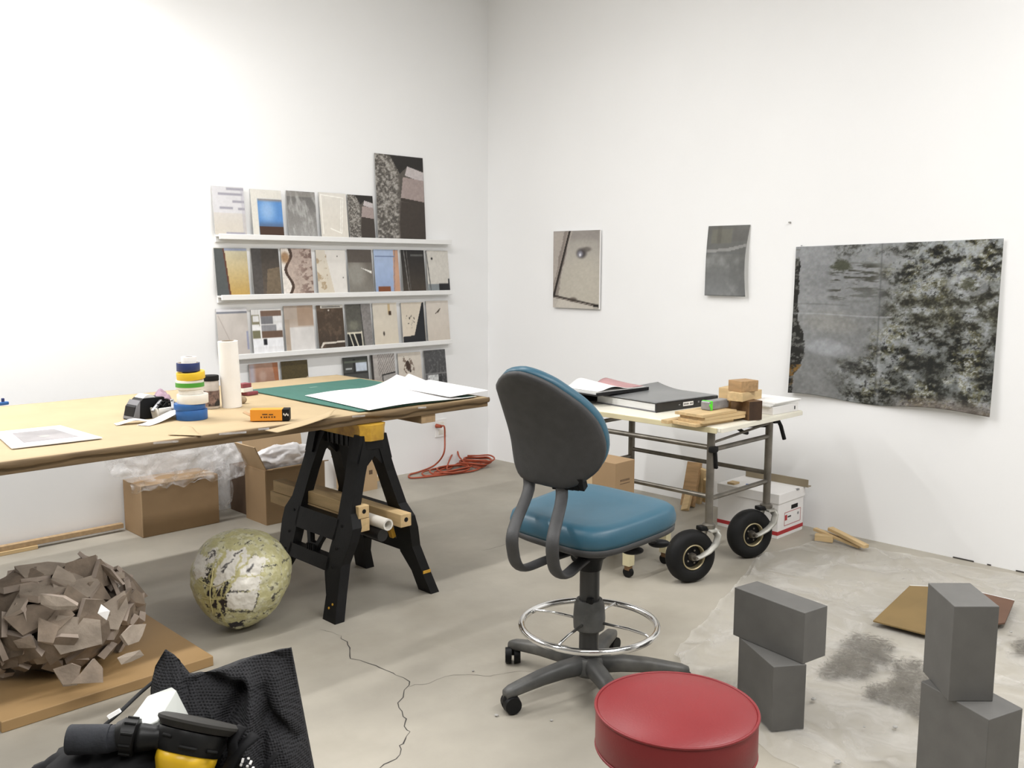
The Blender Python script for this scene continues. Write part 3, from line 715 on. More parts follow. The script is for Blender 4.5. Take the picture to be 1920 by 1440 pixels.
def sawhorse(loc, label):
    """folding plastic sawhorse; local y along the beam"""
    t = thing('sawhorse', label, 'sawhorse', loc, 0)
    HB = 0.80
    def xs(z, s): return s*(0.055+(HB-z)/HB*0.245)
    def leg(s, e):
        pro = [(.215,.80),(.225,.62),(.245,.46),(.285,.40),(.285,.34),(.262,.24),(.285,.12),(.312,0),(.215,0),(.200,.10),(.150,.19),(.150,.30),(.158,.40),(.150,.48),(.140,.60),(.120,.72),(.095,.80)]
        mb = MB(); a = []; b = []
        for y, z in pro:
            a.append(mb.bm.verts.new((xs(z, s)-s*0.0, e*y, z))); b.append(mb.bm.verts.new((xs(z, s)-s*0.05, e*y, z)))
        n = len(pro); mb.bm.faces.new(a); mb.bm.faces.new(b[::-1])
        for i in range(n): mb.bm.faces.new((a[i], a[(i+1) % n], b[(i+1) % n], b[i]))
        bmesh.ops.triangulate(mb.bm, faces=[f for f in mb.bm.faces if len(f.verts) > 4])
        lg = mb.build('leg', 'black_plastic', t)
        # raised rib along the leg and yellow dots near the foot
        for z in (0.055, 0.075):
            MB().tube([(xs(z, s)+s*0.001, e*(0.245+(z-0.055)*1.0), z), (xs(z, s)+s*0.004, e*(0.245+(z-0.055)*1.0), z)], 0.0055, 8).build('yellow_stud', 'yellow_latch', lg)
        if s > 0:
            MB().box((xs(0.11, s)-0.025, e*0.2905, 0.11), (0.045, 0.004, 0.014)).build('yellow_mark', 'yellow_latch', lg)
        return lg
    for s in (-1, 1):
        for e in (-1, 1): leg(s, e)
        def bar(z0, z1, y0=-0.17, y1=0.17, th=0.04, nm='crossbar', m_='black_plastic'):
            mb = MB(); P = [(xs(z0, s), y0, z0), (xs(z0, s), y1, z0), (xs(z1, s), y1, z1), (xs(z1, s), y0, z1)]
            return mb.prism(P, (-s*th, 0, 0)).build(nm, m_, t)
        bar(0.385, 0.425, th=0.05, nm='tray_ledge'); bar(0.33, 0.385, th=0.03); bar(0.195, 0.255)
        # grip plate between the bars, with a hand hole
        mb = MB()
        def gp(pts): mb.prism([(xs(z, s)-s*0.008, y, z) for y, z in pts], (-s*0.025, 0, 0))
        gp([(-.075,.335),(-.045,.335),(-.02,.285),(-.045,.285)]); gp([(.045,.335),(.075,.335),(.045,.285),(.02,.285)])
        gp([(-.047,.287),(.047,.287),(.035,.25),(-.035,.25)]); gp([(-.05,.335),(.05,.335),(.05,.345),(-.05,.345)])
        g = mb.build('grip_plate', 'black_plastic', t)
        for k in range(4):
            y = -0.024+k*0.016; MB().box((xs(.268, s)+s*0.0, y, .268), (0.012, 0.006, 0.03)).build('grip_rib', 'black_plastic', g)
        # bolts
        for e in (-1, 1):
            for z in (.40, .30, .22): MB().tube([(xs(z, s), e*.2, z), (xs(z, s)+s*0.003, e*.2, z)], 0.007, 8).build('bolt', 'black_matte', t)
    MB().box((0, 0, 0.765), (0.10, 0.44, 0.07), bev=0.006).build('beam', 'black_plastic', t)
    for k in range(9):
        for s in (-1, 1): MB().box((s*0.052, -0.16+k*0.04, 0.762), (0.008, 0.008, 0.06)).build('beam_rib', 'black_plastic', t)
    # head blocks where the leg pairs meet
    for e in (-1, 1):
        MB().prism([(-.07, e*.155, .80), (.07, e*.155, .80), (.10, e*.155, .68), (.04, e*.155, .66), (0, e*.155, .70), (-.04, e*.155, .66), (-.10, e*.155, .68)], (0, e*.06, 0)).build('leg_head', 'black_plastic', t)
    # yellow top cap with chamfered ends
    mb = MB(); mb.prism([(-.062, -.20, .785), (.062, -.20, .785), (.075, -.20, .848), (-.075, -.20, .848)], (0, .40, 0)); cap = mb.build('top_cap', 'saw_yellow', t)
    for e in (-1, 1):
        mb = MB(); mb.prism([(-.07, e*.20, .775), (-.035, e*.235, .775), (.035, e*.235, .775), (.07, e*.20, .775)], (0, 0, .073)); mb.build('end_cap', 'saw_yellow', cap)
    # folding tray arms with yellow latches
    for e in (-1, 1):
        MB().box((0, e*.12, .355), (0.32, 0.05, 0.03), bev=0.004).build('tray_arm', 'black_plastic', t)
        MB().box((-.10, e*.16, .345), (0.05, 0.03, 0.03), rotm(0, .5, 0), bev=0.004).build('latch', 'yellow_latch', t)
        MB().box((.075, e*.175, .33), (0.03, 0.035, 0.085), rotm(0, .25, 0), bev=0.004).build('latch', 'yellow_latch', t)
        MB().box((.115, e*.175, .325), (0.022, 0.03, 0.095), rotm(0, -.3, 0), bev=0.004).build('latch', 'yellow_latch', t)
    return t
sawhorse((-2.645, -1.835, 0), 'black plastic sawhorse with a yellow top under the table')
sawhorse((-4.85, -1.835, 0), 'black plastic sawhorse holding up the far left end of the table')

# timber and tubes lying across the sawhorse tray
def timber(x, z, y0, y1, wd, label, m_='pine_y', hole=True, nm='square_timber', g='timbers on the sawhorse tray'):
    t = thing(nm, label, 'timber', (x, y0, z), 0, g)
    MB().box((0, (y1-y0)/2, wd/2), (wd, y1-y0, wd), bev=0.003).build('bar', m_, t)
    if hole: MB().tube([(0, -0.001, wd*0.55), (0, 0.01, wd*0.55)], wd*0.18, 12).build('end_hole', 'black_matte', t)
    return t
timber(-2.745, .372, -2.10, -1.33, .060, 'square tan timber with an end hole on the sawhorse tray, under another', hole=False)
timber(-2.745, .434, -2.10, -1.36, .058, 'square tan timber with a round end hole, topmost on the sawhorse tray')
timber(-2.560, .372, -2.17, -1.30, .062, 'square tan timber with an end hole at the right side of the sawhorse tray')
t = thing('white_pipe', 'short white hollow pipe end between tan timbers on the sawhorse', 'pipe', (-2.655, -2.16, .398), 0)
MB().lathe([(.019, 0), (.027, 0), (.027, .75), (.019, .75)], (0, 0, 0), 20, rotm(-PI/2, 0, 0), closed=True).build('pipe_wall', 'tape_white', t, smooth=True)
mb = MB(); mb.tube([(-2.665, -2.13, .345), (-2.668, -2.0, .345), (-2.668, -1.7, .345)], [.030, .028, .028], 14)
o = mb.build('black_wrapped_roll', 'black_gloss', smooth=True); tag(rebase(o), 'crumpled black plastic roll under the white pipe on the sawhorse', 'roll')

# ------------------------------------------------------------------ things on the work table
def rollring(name, label, cx, cy, z, r, h, m_, ri=None, tilt=(0, 0), bands=None, group='tape rolls stacked on the work table'):
    t = thing(name, label, 'tape', (cx, cy, z), 0, group); t.rotation_euler = (tilt[0], tilt[1], 0)
    ri = ri or r*0.62
    MB().lathe([(ri, 0), (r*0.985, 0), (r, 0.002), (r, h-0.002), (r*0.985, h), (ri, h)], (0,0,0), 36, closed=True).build('tape_winding', m_, t, smooth=True)
    MB().lathe([(ri-0.003, 0), (ri, 0), (ri, h), (ri-0.003, h)], (0,0,0), 36, closed=True).build('card_core', 'core_card', t, smooth=True)
    if bands:
        for z0, z1, bm_ in bands: MB().lathe([(r, z0), (r+0.0015, z0), (r+0.0015, z1), (r, z1)], (0,0,0), 36, closed=True).build('color_band', bm_, t, smooth=True)
    return t
sx, sy = -3.314, -1.622
rollring('tape_roll', 'wide blue tape roll at the bottom of the tape stack', sx, sy, TZ, .067, .044, 'tape_blue')
rollring('tape_roll', 'thin blue tape roll, second from the bottom of the tape stack', sx-.006, sy+.004, TZ+.0445, .066, .026, 'tape_blue')
rollring('tape_roll', 'thick cream tape roll above the blue rolls in the stack', sx+.006, sy-.003, TZ+.071, .066, .040, 'tape_white')
rollring('tape_roll', 'narrow cream tape roll below the green roll in the stack', sx, sy, TZ+.1115, .052, .022, 'tape_white')
rollring('tape_roll', 'white tape roll with a green band in the stack', sx-.002, sy+.002, TZ+.134, .059, .040, 'tape_white', bands=[(.010, .029, 'tape_green')])
rollring('tape_roll', 'bright yellow tape roll near the top of the stack', sx+.003, sy-.002, TZ+.178, .060, .031, 'tape_yellow', tilt=(.03, -.09))
rollring('tape_roll', 'dark navy hollow tape roll on top of the stack', sx-.006, sy+.003, TZ+.2125, .049, .036, 'tape_navy', ri=.044)
rollring('tape_roll', 'small white tape roll standing inside the navy roll', sx-.002, sy+.003, TZ+.2125, .032, .062, 'white_paper', ri=.02)

px_, py_ = -3.045+.03, -1.451+.03
t = thing('paper_roll', 'tall white paper roll standing upright on the work table', 'roll', (px_, py_, TZ), 0); t.rotation_euler = (0, -0.035, 0)
MB().lathe([(.030, 0), (.046, 0), (.046, .315), (.030, .315)], (0,0,0), 36, closed=True).build('paper_winding', 'paper_roll', t, smooth=True)
MB().lathe([(.027, .0), (.030, .0), (.030, .317), (.027, .317)], (0,0,0), 28, closed=True).build('roll_core', 'core_card', t, smooth=True)
t = thing('jar', 'clear jar with a black lid and dark label behind the tape stack', 'jar', (-3.105, -1.39, TZ), 0)
MB().lathe([(0, 0), (.036, 0), (.038, .006), (.038, .125), (.034, .135), (0, .135)], (0,0,0), 28).build('glass', 'jar_clear', t, smooth=True)
MB().lathe([(.0385, .012), (.039, .012), (.039, .085), (.0385, .085)], (0,0,0), 28, closed=True).build('label_band', 'jar_label', t, smooth=True)
MB().lathe([(0, .132), (.039, .132), (.039, .153), (.037, .156), (0, .156)], (0,0,0), 28).build('lid', 'black_matte', t, smooth=True)
# sanding blocks and a pebble behind the paper roll
q = onz(462, 741, TZ)
o = MB().box((0,0,.009), (.075,.05,.018), rotm(0,0,.3), bev=.004).build('sanding_block', 'maroon'); o.location = q+V((.02, .0, 0)); tag(o, 'dark maroon sanding block lying behind the paper roll', 'sanding block', 'sanding blocks behind the paper roll')
o = MB().box((0,0,.011), (.065,.05,.022), rotm(0,0,.25), bev=.002).build('sanding_block', 'tape_white'); o.location = q+V((-.005, .005, .0185)); tag(o, 'white-sided sanding block between two maroon blocks', 'sanding block', 'sanding blocks behind the paper roll')
o = MB().box((0,0,.011), (.06,.045,.022), rotm(0,0,.25), bev=.002).build('sanding_block', 'maroon'); o.location = q+V((-.008, .006, .041)); tag(o, 'reddish sanding block on top of the white one', 'sanding block', 'sanding blocks behind the paper roll')
q = onz(451, 757, TZ)
mb = MB(); bmesh.ops.create_icosphere(mb.bm, subdivisions=2, radius=.024)
for v in mb.bm.verts: v.co = V((v.co.x, v.co.y*.7, v.co.z*.8))*(1+.15*fb(v.co.x*40, v.co.y*40, v.co.z*40))
o = mb.build('pebble', 'stone', smooth='all'); o.location = q+V((.01, 0, .019)); tag(o, 'small brown pebble beside the paper roll', 'pebble')

# tape dispenser, black weighted body
q = onz(262, 787, TZ)
t = thing('tape_dispenser', 'black desk tape dispenser with grey side panel on the work table', 'tape dispenser', (q.x+.05, q.y+.04, TZ), math.radians(8)); t.scale = (1.2, 1.2, 1.15)
MB().prism([(-.075, -.032, 0), (.075, -.032, 0), (.070, -.032, .06), (.05, -.032, .078), (-.03, -.032, .080), (-.065, -.032, .05)], (0, .064, 0)).build('body', 'black_plastic', t)
MB().prism([(-.075, -.035, .004), (-.05, -.035, .004), (-.045, -.035, .074), (-.062, -.035, .05)], (0, .070, 0)).build('side_panel', 'grey_plastic', t)
MB().lathe([(.012, -.028), (.030, -.028), (.030, .028), (.012, .028)], (-.005, 0, .062), 20, rotm(PI/2, 0, 0), closed=True).build('tape_spool', 'film_white', t, smooth=True)
q = onz(236, 777, TZ)
t = thing('yellow_marker', 'small yellow marker end beside the black tape dispenser', 'marker', (q.x+.01, q.y, TZ+.014), .4)
MB().cyl((0, 0, 0), (.06, .02, 0), .014, 12).build('barrel', 'tape_yellow', t, smooth=True); MB().cyl((-.008, -.0027, 0), (0, 0, 0), .008, 10).build('tip', 'black_matte', t, smooth=True)
# white tray of odds and ends
q = onz(312, 784, TZ)
tx, ty = q.x+.02, q.y+.05
t = thing('white_tray', 'small white tray heaped with leads and clips on the work table', 'tray', (tx, ty, TZ), .15)
mb = MB(); mb.box((0, 0, .004), (.13, .09, .008))
for s in (-1, 1):
    mb.box((s*.067, 0, .024), (.006, .096, .048), rotm(0, s*.2, 0)); mb.box((0, s*.047, .024), (.13, .006, .048), rotm(-s*.2, 0, 0))
mb.build('tray_shell', 'tape_white', t)
rnd = random.Random(5)
LEADL = ('thin black lead looped at the left of the white tray', 'thin black lead looped over the middle of the white tray', 'thin black lead looped at the back of the white tray')
for k in range(3):
    a0 = rnd.uniform(0, 6.28); pts = []
    for i in range(26):
        a = a0+i*.55; r_ = .034+.012*rnd.random(); pts.append((tx+(-.025,.0,.015)[k]+math.cos(a)*r_*.8, ty+(-.01,0,.02)[k]+math.sin(a)*r_*.6, TZ+.03+.04*rnd.random()+.004*k))
    mb = MB().tube(pts, .0032, 6)
    o = mb.build('black_lead', 'black_matte', smooth=True); tag(rebase(o), LEADL[k], 'cable', 'tangled leads in the white tray')
for k, (dx, dy, rz, l) in enumerate(((-.05, -.025, .6, .08), (.02, -.03, 1.2, .07), (.045, .0, 2.6, .06))):
    o = MB().box((0, 0, 0), (l, .014, .012), rotm(0, -.5, rz), bev=.002).build('metal_clip', 'lead_grey'); o.location = (tx+dx, ty+dy, TZ+.055); tag(o, ('grey metal clip leaning out at the left of the white tray', 'grey metal clip at the front of the white tray', 'grey metal clip at the right end of the white tray')[k], 'clip', 'metal clips in the white tray')
q = onz(318, 768, TZ)
def cloth(u, v): 
    return (tx-.01+.10*(u-.5)+.02*v, ty+.035+.07*(v-.5), TZ+.085+.02*fb(u*3, v*3, 8)-.05*(u-.5)**2*4+.025*v)
o = MB().grid(cloth, 12, 10).build('pink_rag', 'pink_cloth', smooth='all', solid=.006); tag(rebase(o), 'dusty pink rag on top of the white tray', 'rag')
# curled paper strip / receipts
def strip(pa, pb, wd, waves, amp, nm, label):
    a, b = onz(*pa, TZ), onz(*pb, TZ); d = (b-a); n = V((-d.y, d.x, 0)).normalized()
    def fn(u, v):
        p = a+d*u+n*(v-.5)*wd; return (p.x, p.y, TZ+.003+amp*(0.5-0.5*math.cos(u*waves*2*PI))+amp*.6*u**4)
    o = MB().grid(fn, 30, 4).build(nm, 'white_paper', smooth='all', solid=.001); tag(rebase(o), label, 'paper'); return o
strip((216, 797), (300, 790), .055, 1.2, .014, 'paper_strip', 'crumpled white paper strip in front of the tape dispenser')
strip((268, 799), (338, 782), .06, 0.5, .022, 'paper_strip', 'curling white receipt lying in front of the tape stack')
# photo with a white border at the left end
P = [onz(22, 843, TZ), onz(192, 823, TZ), onz(113, 800, TZ), onz(-12, 813, TZ)]
c = (P[0]+P[1]+P[2]+P[3])/4
t = thing('bordered_photo', 'grey photo with a wide white border lying at the left of the table', 'photo', (c.x, c.y, TZ), 0)
w_, h_ = .33, .39
def lay(mb, k, z0, z1): 
    q = [c+(p-c)*k for p in P]; return mb.prism([(p.x, p.y, z0) for p in q], (0, 0, z1-z0))
lay(MB(), 1.0, TZ+.002, TZ+.006).build('border_sheet', 'white_paper', t, world=True)
lay(MB(), .62, TZ+.006, TZ+.0068).build('photo_image', mat('photo_grey', (.25, .235, .24), .4, var=.3, scale=6), t, world=True)
MB().prism([tuple(onz(x, y, TZ+.0068)) for x, y in ((70, 818), (88, 815), (95, 818), (80, 820))], (0, 0, .0004)).build('dark_mark', 'wall_grime', t, world=True)
# a few stray bits
q = onz(6, 760, TZ); t = thing('blue_clip', 'tiny blue clip at the far left of the table', 'clip', (q.x, q.y, TZ+.001), .3)
MB().box((0, 0, .008), (.05, .02, .016), bev=.004).build('grip', 'tape_blue', t); MB().box((.0, 0, .024), (.012, .012, .02), bev=.003).build('lever', 'tape_navy', t)
# orange carton
q = onz(520, 789, TZ)
t = thing('orange_carton', 'small orange carton with a black end on the work table', 'carton', (q.x-.015, q.y+.03, TZ+.001), math.radians(-38))
MB().box((0, 0, .026), (.165, .055, .05), bev=.002).build('carton_body', 'orange_box', t)
MB().box((.068, -.0005, .026), (.031, .0565, .0505), bev=.002).build('black_end', 'black_matte', t)
MB().box((-.098, .0, .030), (.035, .05, .002), rotm(0, .5, 0)).build('open_flap', 'card_light', t)
for k, (x, l) in enumerate(((-.02, .022), (.006, .018))): MB().box((x, -.0285, .030-k*.001), (l, .001, .004)).build('print_line', 'dark_end', t)
for k, x in enumerate((-.035, -.022, -.013, -.002, .010, .021)): MB().box((x, -.0285, .018), (.006, .001, .006)).build('print_letter', 'dark_end', t)
for k in range(4): MB().box((.060+.006*k, -.0290, .030-.004*(k % 2)), (.004, .001, .009)).build('print_letter', 'tape_white', t)
# green cutting mat and big white sheets
t = thing('cutting_mat', 'large dark green cutting mat at the right of the work table', 'cutting mat', (-2.32, -1.48, TZ+.002), 0)
MB().box((0, 0, .0025), (.73, 1.02, .005), bev=.001).build('mat_sheet', 'mat_green', t)
for k in range(1, 8): MB().box((-.365+k*.09125, 0, .0051), (.0012, 1.0, .0003)).build('grid_line', 'mat_green', t)
MB().box((-.05, .36, .0052), (.05, .012, .0004), rotm(0, 0, .1)).build('scratch_mark', 'mat_line', t)
def sheet(c4, zf, nm, label, nu=30, nv=24):
    P = [V(p) for p in c4]
    def fn(u, v):
        p = P[0].lerp(P[1], u).lerp(P[3].lerp(P[2], u), v); return (p.x, p.y, TZ+.009+zf(u, v))
    o = MB().grid(fn, nu, nv).build(nm, 'white_paper', smooth='all', solid=.0012); tag(rebase(o), label, 'paper', 'white sheets on the cutting mat'); return o
sheet([onz(572, 746, TZ), onz(692, 774, TZ), (-1.96, -2.0, 0), (-1.98, -1.36, 0)],
      lambda u, v: .003+.060*max(0, (v-.55)/.45)**2*max(0, 1-u*1.15)+.006*math.sin(v*5), 'white_sheet', 'large white paper sheet curling up on the green mat')
sheet([(-2.10, -1.46, 0), (-2.14, -2.0, 0), (-1.86, -1.985, 0), (-1.79, -1.42, 0)],
      lambda u, v: .011+.055*max(0, 1-abs(v-.45)/.4)**1.5*max(0, 1-u*1.2)**1.2+.006*v, 'white_sheet', 'white paper sheet with a peaked fold overhanging the table corner')

# ------------------------------------------------------------------ drafting chair
CH = V((-2.61, -3.325, 0)); TH = math.radians(15)
chair = thing('drafting_chair', 'blue vinyl drafting chair with grey back shell and chrome foot ring', 'chair', CH, TH)
Rz = Matrix.Rotation(TH, 3, 'Z'); Rzi = Rz.transposed()
def loc(p): return Rzi @ (V(p)-CH)
# back rest: a shell curved round the sitter, padded in front
BO = [(184,177),(108,241),(44,259),(1,247),(-32,224),(-61,195),(-85,160),(-108,125),(-130,88),(-149,47),(-163,3),(-169,-44),(-168,-92),(-154,-136),(-128,-172),(-90,-198),(-47,-219),(3,-231),(55,-232),(111,-231),(173,-234),(225,-228),(246,-193),(244,-143),(235,-89),(230,-36),(226,18),(217,76),(204,130)]
RHO, TW = math.radians(26), math.radians(-5)
bc = loc((-2.817, -3.325, 1.009))
fwd = V((1, 0, 0)); lat0 = V((0, 1, 0)); up0 = V((0, 0, 1))*math.cos(RHO)-fwd*math.sin(RHO)
lat = lat0*math.cos(TW)+up0*math.sin(TW); upb = -lat0*math.sin(TW)+up0*math.cos(TW); nb = upb.cross(lat)*-1
if nb.x < 0: nb = -nb
def smooth_outline(pts, n):
    m_ = len(pts); out = []
    for k in range(n):
        t_ = k/n*m_; i = int(t_); f = t_-i
        p0, p1, p2, p3 = [V((*pts[(i+j-1) % m_], 0))/1000 for j in range(4)]
        out.append(0.5*((2*p1)+(p2-p0)*f+(2*p0-5*p1+4*p2-p3)*f*f+(3*p1-p0-3*p2+p3)*f**3))
    return out
OUT = smooth_outline(BO, 64)
cx_ = sum(p.x for p in OUT)/64; cy_ = sum(p.y for p in OUT)/64
def bp(s, k, off):
    p = OUT[k]; a = cx_+(p.x-cx_)*s; b = cy_+(p.y-cy_)*s
    return bc+lat*a+upb*b+nb*(1.1*a*a-0.7*b*b+off)
def shell(profile):
    mb = MB(); rings = []
    for s, off in profile:
        if s == 0: rings.append([mb.bm.verts.new(bp(0, 0, off))])
        else: rings.append([mb.bm.verts.new(bp(s, k, off)) for k in range(64)])
    for A, B in zip(rings, rings[1:]):
        for k in range(64):
            k2 = (k+1) % 64
            if len(A) == 1: mb.bm.faces.new((A[0], B[k], B[k2]))
            elif len(B) == 1: mb.bm.faces.new((A[k], B[0], A[k2]))
            else: mb.bm.faces.new((A[k], B[k], B[k2], A[k2]))
    return mb
shell([(0, -.016), (.3, -.016), (.6, -.015), (.85, -.012), (.95, -.008), (.99, -.002), (1.0, .006), (.99, .014), (.6, .014), (0, .014)]).build('back_shell', 'grey_shell', chair, smooth='all')
shell([(0, .014), (.9, .014), (.985, .016), (1.0, .026), (1.0, .038), (.97, .054), (.9, .064), (.7, .070), (.35, .072), (0, .072)]).build('back_pad', 'blue_vinyl', chair, smooth='all')
# seat
SZ = 0.685; SC = V((.06, .03, 0)); SROT = Matrix.Rotation(math.radians(-17), 3, 'Z')
def seat_ring(z, s, n=56):
    R_ = []
    for k in range(n):
        a = 2*PI*k/n; c, s_ = math.cos(a), math.sin(a); e = 2/4.6
        x = .245*math.copysign(abs(c)**e, c); y = .262*math.copysign(abs(s_)**e, s_)*(1.0+.06*x/.25)
        R_.append(SC+SROT @ V((x*s, y*s, z+.05*(x*s)**2*2-0.25*max(0, x*s-.15)**2*4 + .02*(x*s)/.26)))
    return R_
def seat_mesh(prof):
    mb = MB(); rings = [[mb.bm.verts.new(p) for p in seat_ring(z, s)] for s, z in prof]
    for A, B in zip(rings, rings[1:]):
        n = len(A)
        for k in range(n): mb.bm.faces.new((A[k], A[(k+1) % n], B[(k+1) % n], B[k]))
    mb.bm.faces.new(rings[0][::-1]); mb.bm.faces.new(rings[-1]); return mb
seat_mesh([(.985, SZ-.075), (1.0, SZ-.060), (1.0, SZ-.040), (.975, SZ-.016), (.92, SZ-.004), (.8, SZ), (.5, SZ-.004), (.2, SZ-.008), (.03, SZ-.008)]).build('seat_pad', 'blue_vinyl', chair, smooth='all')
seat_mesh([(.5, SZ-.115), (.9, SZ-.108), (.985, SZ-.095), (.99, SZ-.076), (.97, SZ-.074)]).build('seat_pan', 'grey_shell', chair, smooth='all')
# J-shaped back bars
for s in (-1, 1):
    y = .075+s*.078
    bq = lambda a_, b_, o_: bc+lat*a_+upb*b_+nb*(1.1*a_*a_-0.7*b_*b_+o_)
    pts = [bq(y+.03, -.13, .022), bq(y+.03, -.19, .012), bq(y+.025, -.262, -.004), V((-.300, y, .66)), V((-.30, y, .575)), V((-.265, y, .52)), V((-.20, y, .497)), V((-.11, y*.8, .505)), V((.0, y*.5, .515))]
    P = []
    for i in range(len(pts)-1):
        p0, p1, p2, p3 = pts[max(i-1, 0)], pts[i], pts[i+1], pts[min(i+2, len(pts)-1)]
        for j in range(5):
            f = j/5; P.append(0.5*((2*p1)+(p2-p0)*f+(2*p0-5*p1+4*p2-p3)*f*f+(3*p1-p0-3*p2+p3)*f**3))
    P.append(pts[-1])
    MB().tube(P, .021, 12, ellipse=(1.2, .6), a0=(0, 1, 0)).build('back_bar', 'grey_shell', chair, smooth='all')
mb = MB(); q = bc+upb*(-.215)+lat*.0+nb*(-.018)
for k in range(6): mb.box(q+lat*(-.06+k*.022)+nb*.0, (.03, .02, .05), rotm(0, -.45, 0))
mb.build('back_bellows', 'black_matte', chair)
# mechanism, column, collar
MB().lathe([(0, .585), (.095, .585), (.085, .53), (.05, .50), (.042, .46), (0, .46)], (0,0,0), 24).build('seat_mechanism', 'black_plastic', chair, smooth=True)
MB().cyl((0, 0, .08), (0, 0, .48), .037, 24).build('column', mat('column_black', (.03, .03, .03), .35, var=.15), chair, smooth=True)
MB().lathe([(.038, .345), (.048, .345), (.056, .325), (.060, .275), (.058, .235), (.045, .225), (.038, .225)], (0,0,0), 28).build('ring_collar', 'grey_base', chair, smooth=True)
MB().box((-.035, -.02, .352), (.02, .025, .02), bev=.003).build('collar_latch', 'black_matte', chair)
# foot ring with four spokes
ring = [V((.252*math.cos(2*PI*k/56), .252*math.sin(2*PI*k/56), .245)) for k in range(56)]
rg = MB().tube(ring, .0125, 12, closed=True).build('foot_ring', 'chrome', chair, smooth='all')
for k in range(4):
    a = math.radians(20+90*k)-TH+math.radians(-6)
    d = V((math.cos(a), math.sin(a), 0))
    MB().tube([d*.05+V((0,0,.262)), d*.16+V((0,0,.262)), d*.225+V((0,0,.255)), d*.25+V((0,0,.238))], .0055, 8).build('ring_spoke', 'chrome', rg, smooth='all')
# five-star base with twin casters
MB().lathe([(0, .125), (.052, .125), (.06, .115), (.066, .07), (.05, .055), (0, .055)], (0,0,0), 28).build('base_hub', 'grey_base', chair, smooth=True)
for k in range(5):
    a = math.radians(96.9+72*k)-TH; d = V((math.cos(a), math.sin(a), 0)); n_ = V((-d.y, d.x, 0)); R0 = .362
    mb = MB(); prof = [(.03, .095, .032, .034), (.12, .098, .031, .030), (.22, .093, .028, .026), (.30, .083, .026, .022), (R0-.012, .076, .024, .02), (R0+.012, .070, .018, .016)]
    rings = []
    for r_, z, hw, hh in prof:
        rings.append([mb.bm.verts.new(d*r_+n_*hw*math.copysign(abs(math.cos(t_))**.6, math.cos(t_))+V((0, 0, z+hh*math.copysign(abs(math.sin(t_))**.7, math.sin(t_))))) for t_ in [2*PI*i/14 for i in range(14)]])
    for A, B in zip(rings, rings[1:]):
        for i in range(14): mb.bm.faces.new((A[i], A[(i+1) % 14], B[(i+1) % 14], B[i]))
    mb.bm.faces.new(rings[0][::-1]); mb.bm.faces.new(rings[-1])
    arm = mb.build('base_arm', 'grey_base', chair, smooth='all')
    c = d*R0; sw = a+random.uniform(-.8, .8)+1.2; ax = V((math.cos(sw), math.sin(sw), 0)); tr = V((-ax.y, ax.x, 0))*.012
    for s in (-1, 1):
        MB().cyl(c+tr+ax*s*.005+V((0,0,.033)), c+tr+ax*s*.030+V((0,0,.033)), .033, 20, .030).build('caster_wheel', 'black_plastic', arm, smooth=True)
    MB().lathe([(0, .062), (.014, .062), (.02, .05), (.02, .034), (0, .034)], c, 14).build('caster_stem', 'black_plastic', arm, smooth=True)
# two black adjuster paddles under the right front of the seat
for px, py, dp in ((1186, 1032, 3.52), (1236, 1019, 3.58)):
    e = loc(ond(px, py, dp)); st = V((e.x*.45, e.y*.55, .545)); mid = e.lerp(st, .45)+V((0, 0, .012))
    MB().tube([st, mid+V((0,0,.03)), mid-V((0,0,.006)), e.lerp(mid, .35), e], [.006, .006, .006, .007, .008], 8).build('lever_rod', 'black_plastic', chair, smooth='all')
    dv = (e-mid).normalized(); ang = math.atan2(dv.y, dv.x)
    mb = MB(); bmesh.ops.create_uvsphere(mb.bm, u_segments=16, v_segments=10, radius=1.0)
    for v in mb.bm.verts: v.co = Matrix.Rotation(-TH-math.radians(45), 3, 'Z') @ V((v.co.x*.043, v.co.y*.022, v.co.z*.017))+e+V((0, 0, 0))
    mb.build('lever_paddle', 'black_plastic', chair, smooth='all')

# ------------------------------------------------------------------ red stool
sc = onz(1268, 1325, .600)
t = thing('round_stool', 'round red vinyl stool seat with piping in the foreground', 'stool', (sc.x, sc.y, 0), 0)
R_ = .1785
MB().lathe([(0, .622), (.06, .621), (.11, .616), (.15, .608), (R_-.006, .600), (R_-.001, .597), (R_, .59), (R_, .515), (R_-.004, .508), (0, .508)], (0,0,0), 72).build('seat_cushion', 'red_vinyl', t, smooth='all')
for z, r_ in ((.598, R_), (.508, R_-.002)):
    MB().tube([(r_*math.cos(2*PI*k/72), r_*math.sin(2*PI*k/72), z) for k in range(72)], .0035, 8, closed=True).build('piping', 'red_vinyl', t, smooth='all')
MB().cyl((0, 0, .03), (0, 0, .508), .028, 24).build('stool_column', 'chrome', t, smooth=True)
MB().lathe([(0, .035), (.03, .035), (.06, .02), (.17, .012), (.175, 0), (0, 0)], (0,0,0), 48).build('stool_base', 'chrome', t, smooth=True)

# ------------------------------------------------------------------ grey blocks
def block(c4, z0, h, label, nm='grey_block'):
    c = sum((V((*p[:2], 0)) for p in c4), V((0,0,0)))/4
    o = MB().prism([(p[0]-c.x, p[1]-c.y, 0) for p in c4], (0, 0, h))
    bmesh.ops.bevel(o.bm, geom=list(o.bm.edges), offset=.0018, segments=2, profile=.5, affect='EDGES')
    o = o.build(nm, 'grey_block'); o.location = (c.x, c.y, z0); return tag(o, label, 'block', 'smooth grey blocks on the plastic sheet')
def rect4(f, r, l):  # front corner, right corner, left corner
    f, r, l = V(f), V(r), V(l); return [f, r, r+(l-f), l]
block(rect4((-2.431, -3.985), (-2.333, -4.054), (-2.29, -3.766)), .004, .231, 'smooth grey block standing at the bottom of the left stack')
block(rect4((-2.342, -4.044), (-2.222, -4.065), (-2.290, -3.741)), .2355, .18, 'smooth grey block lying across the top of the left stack')
zl = .37
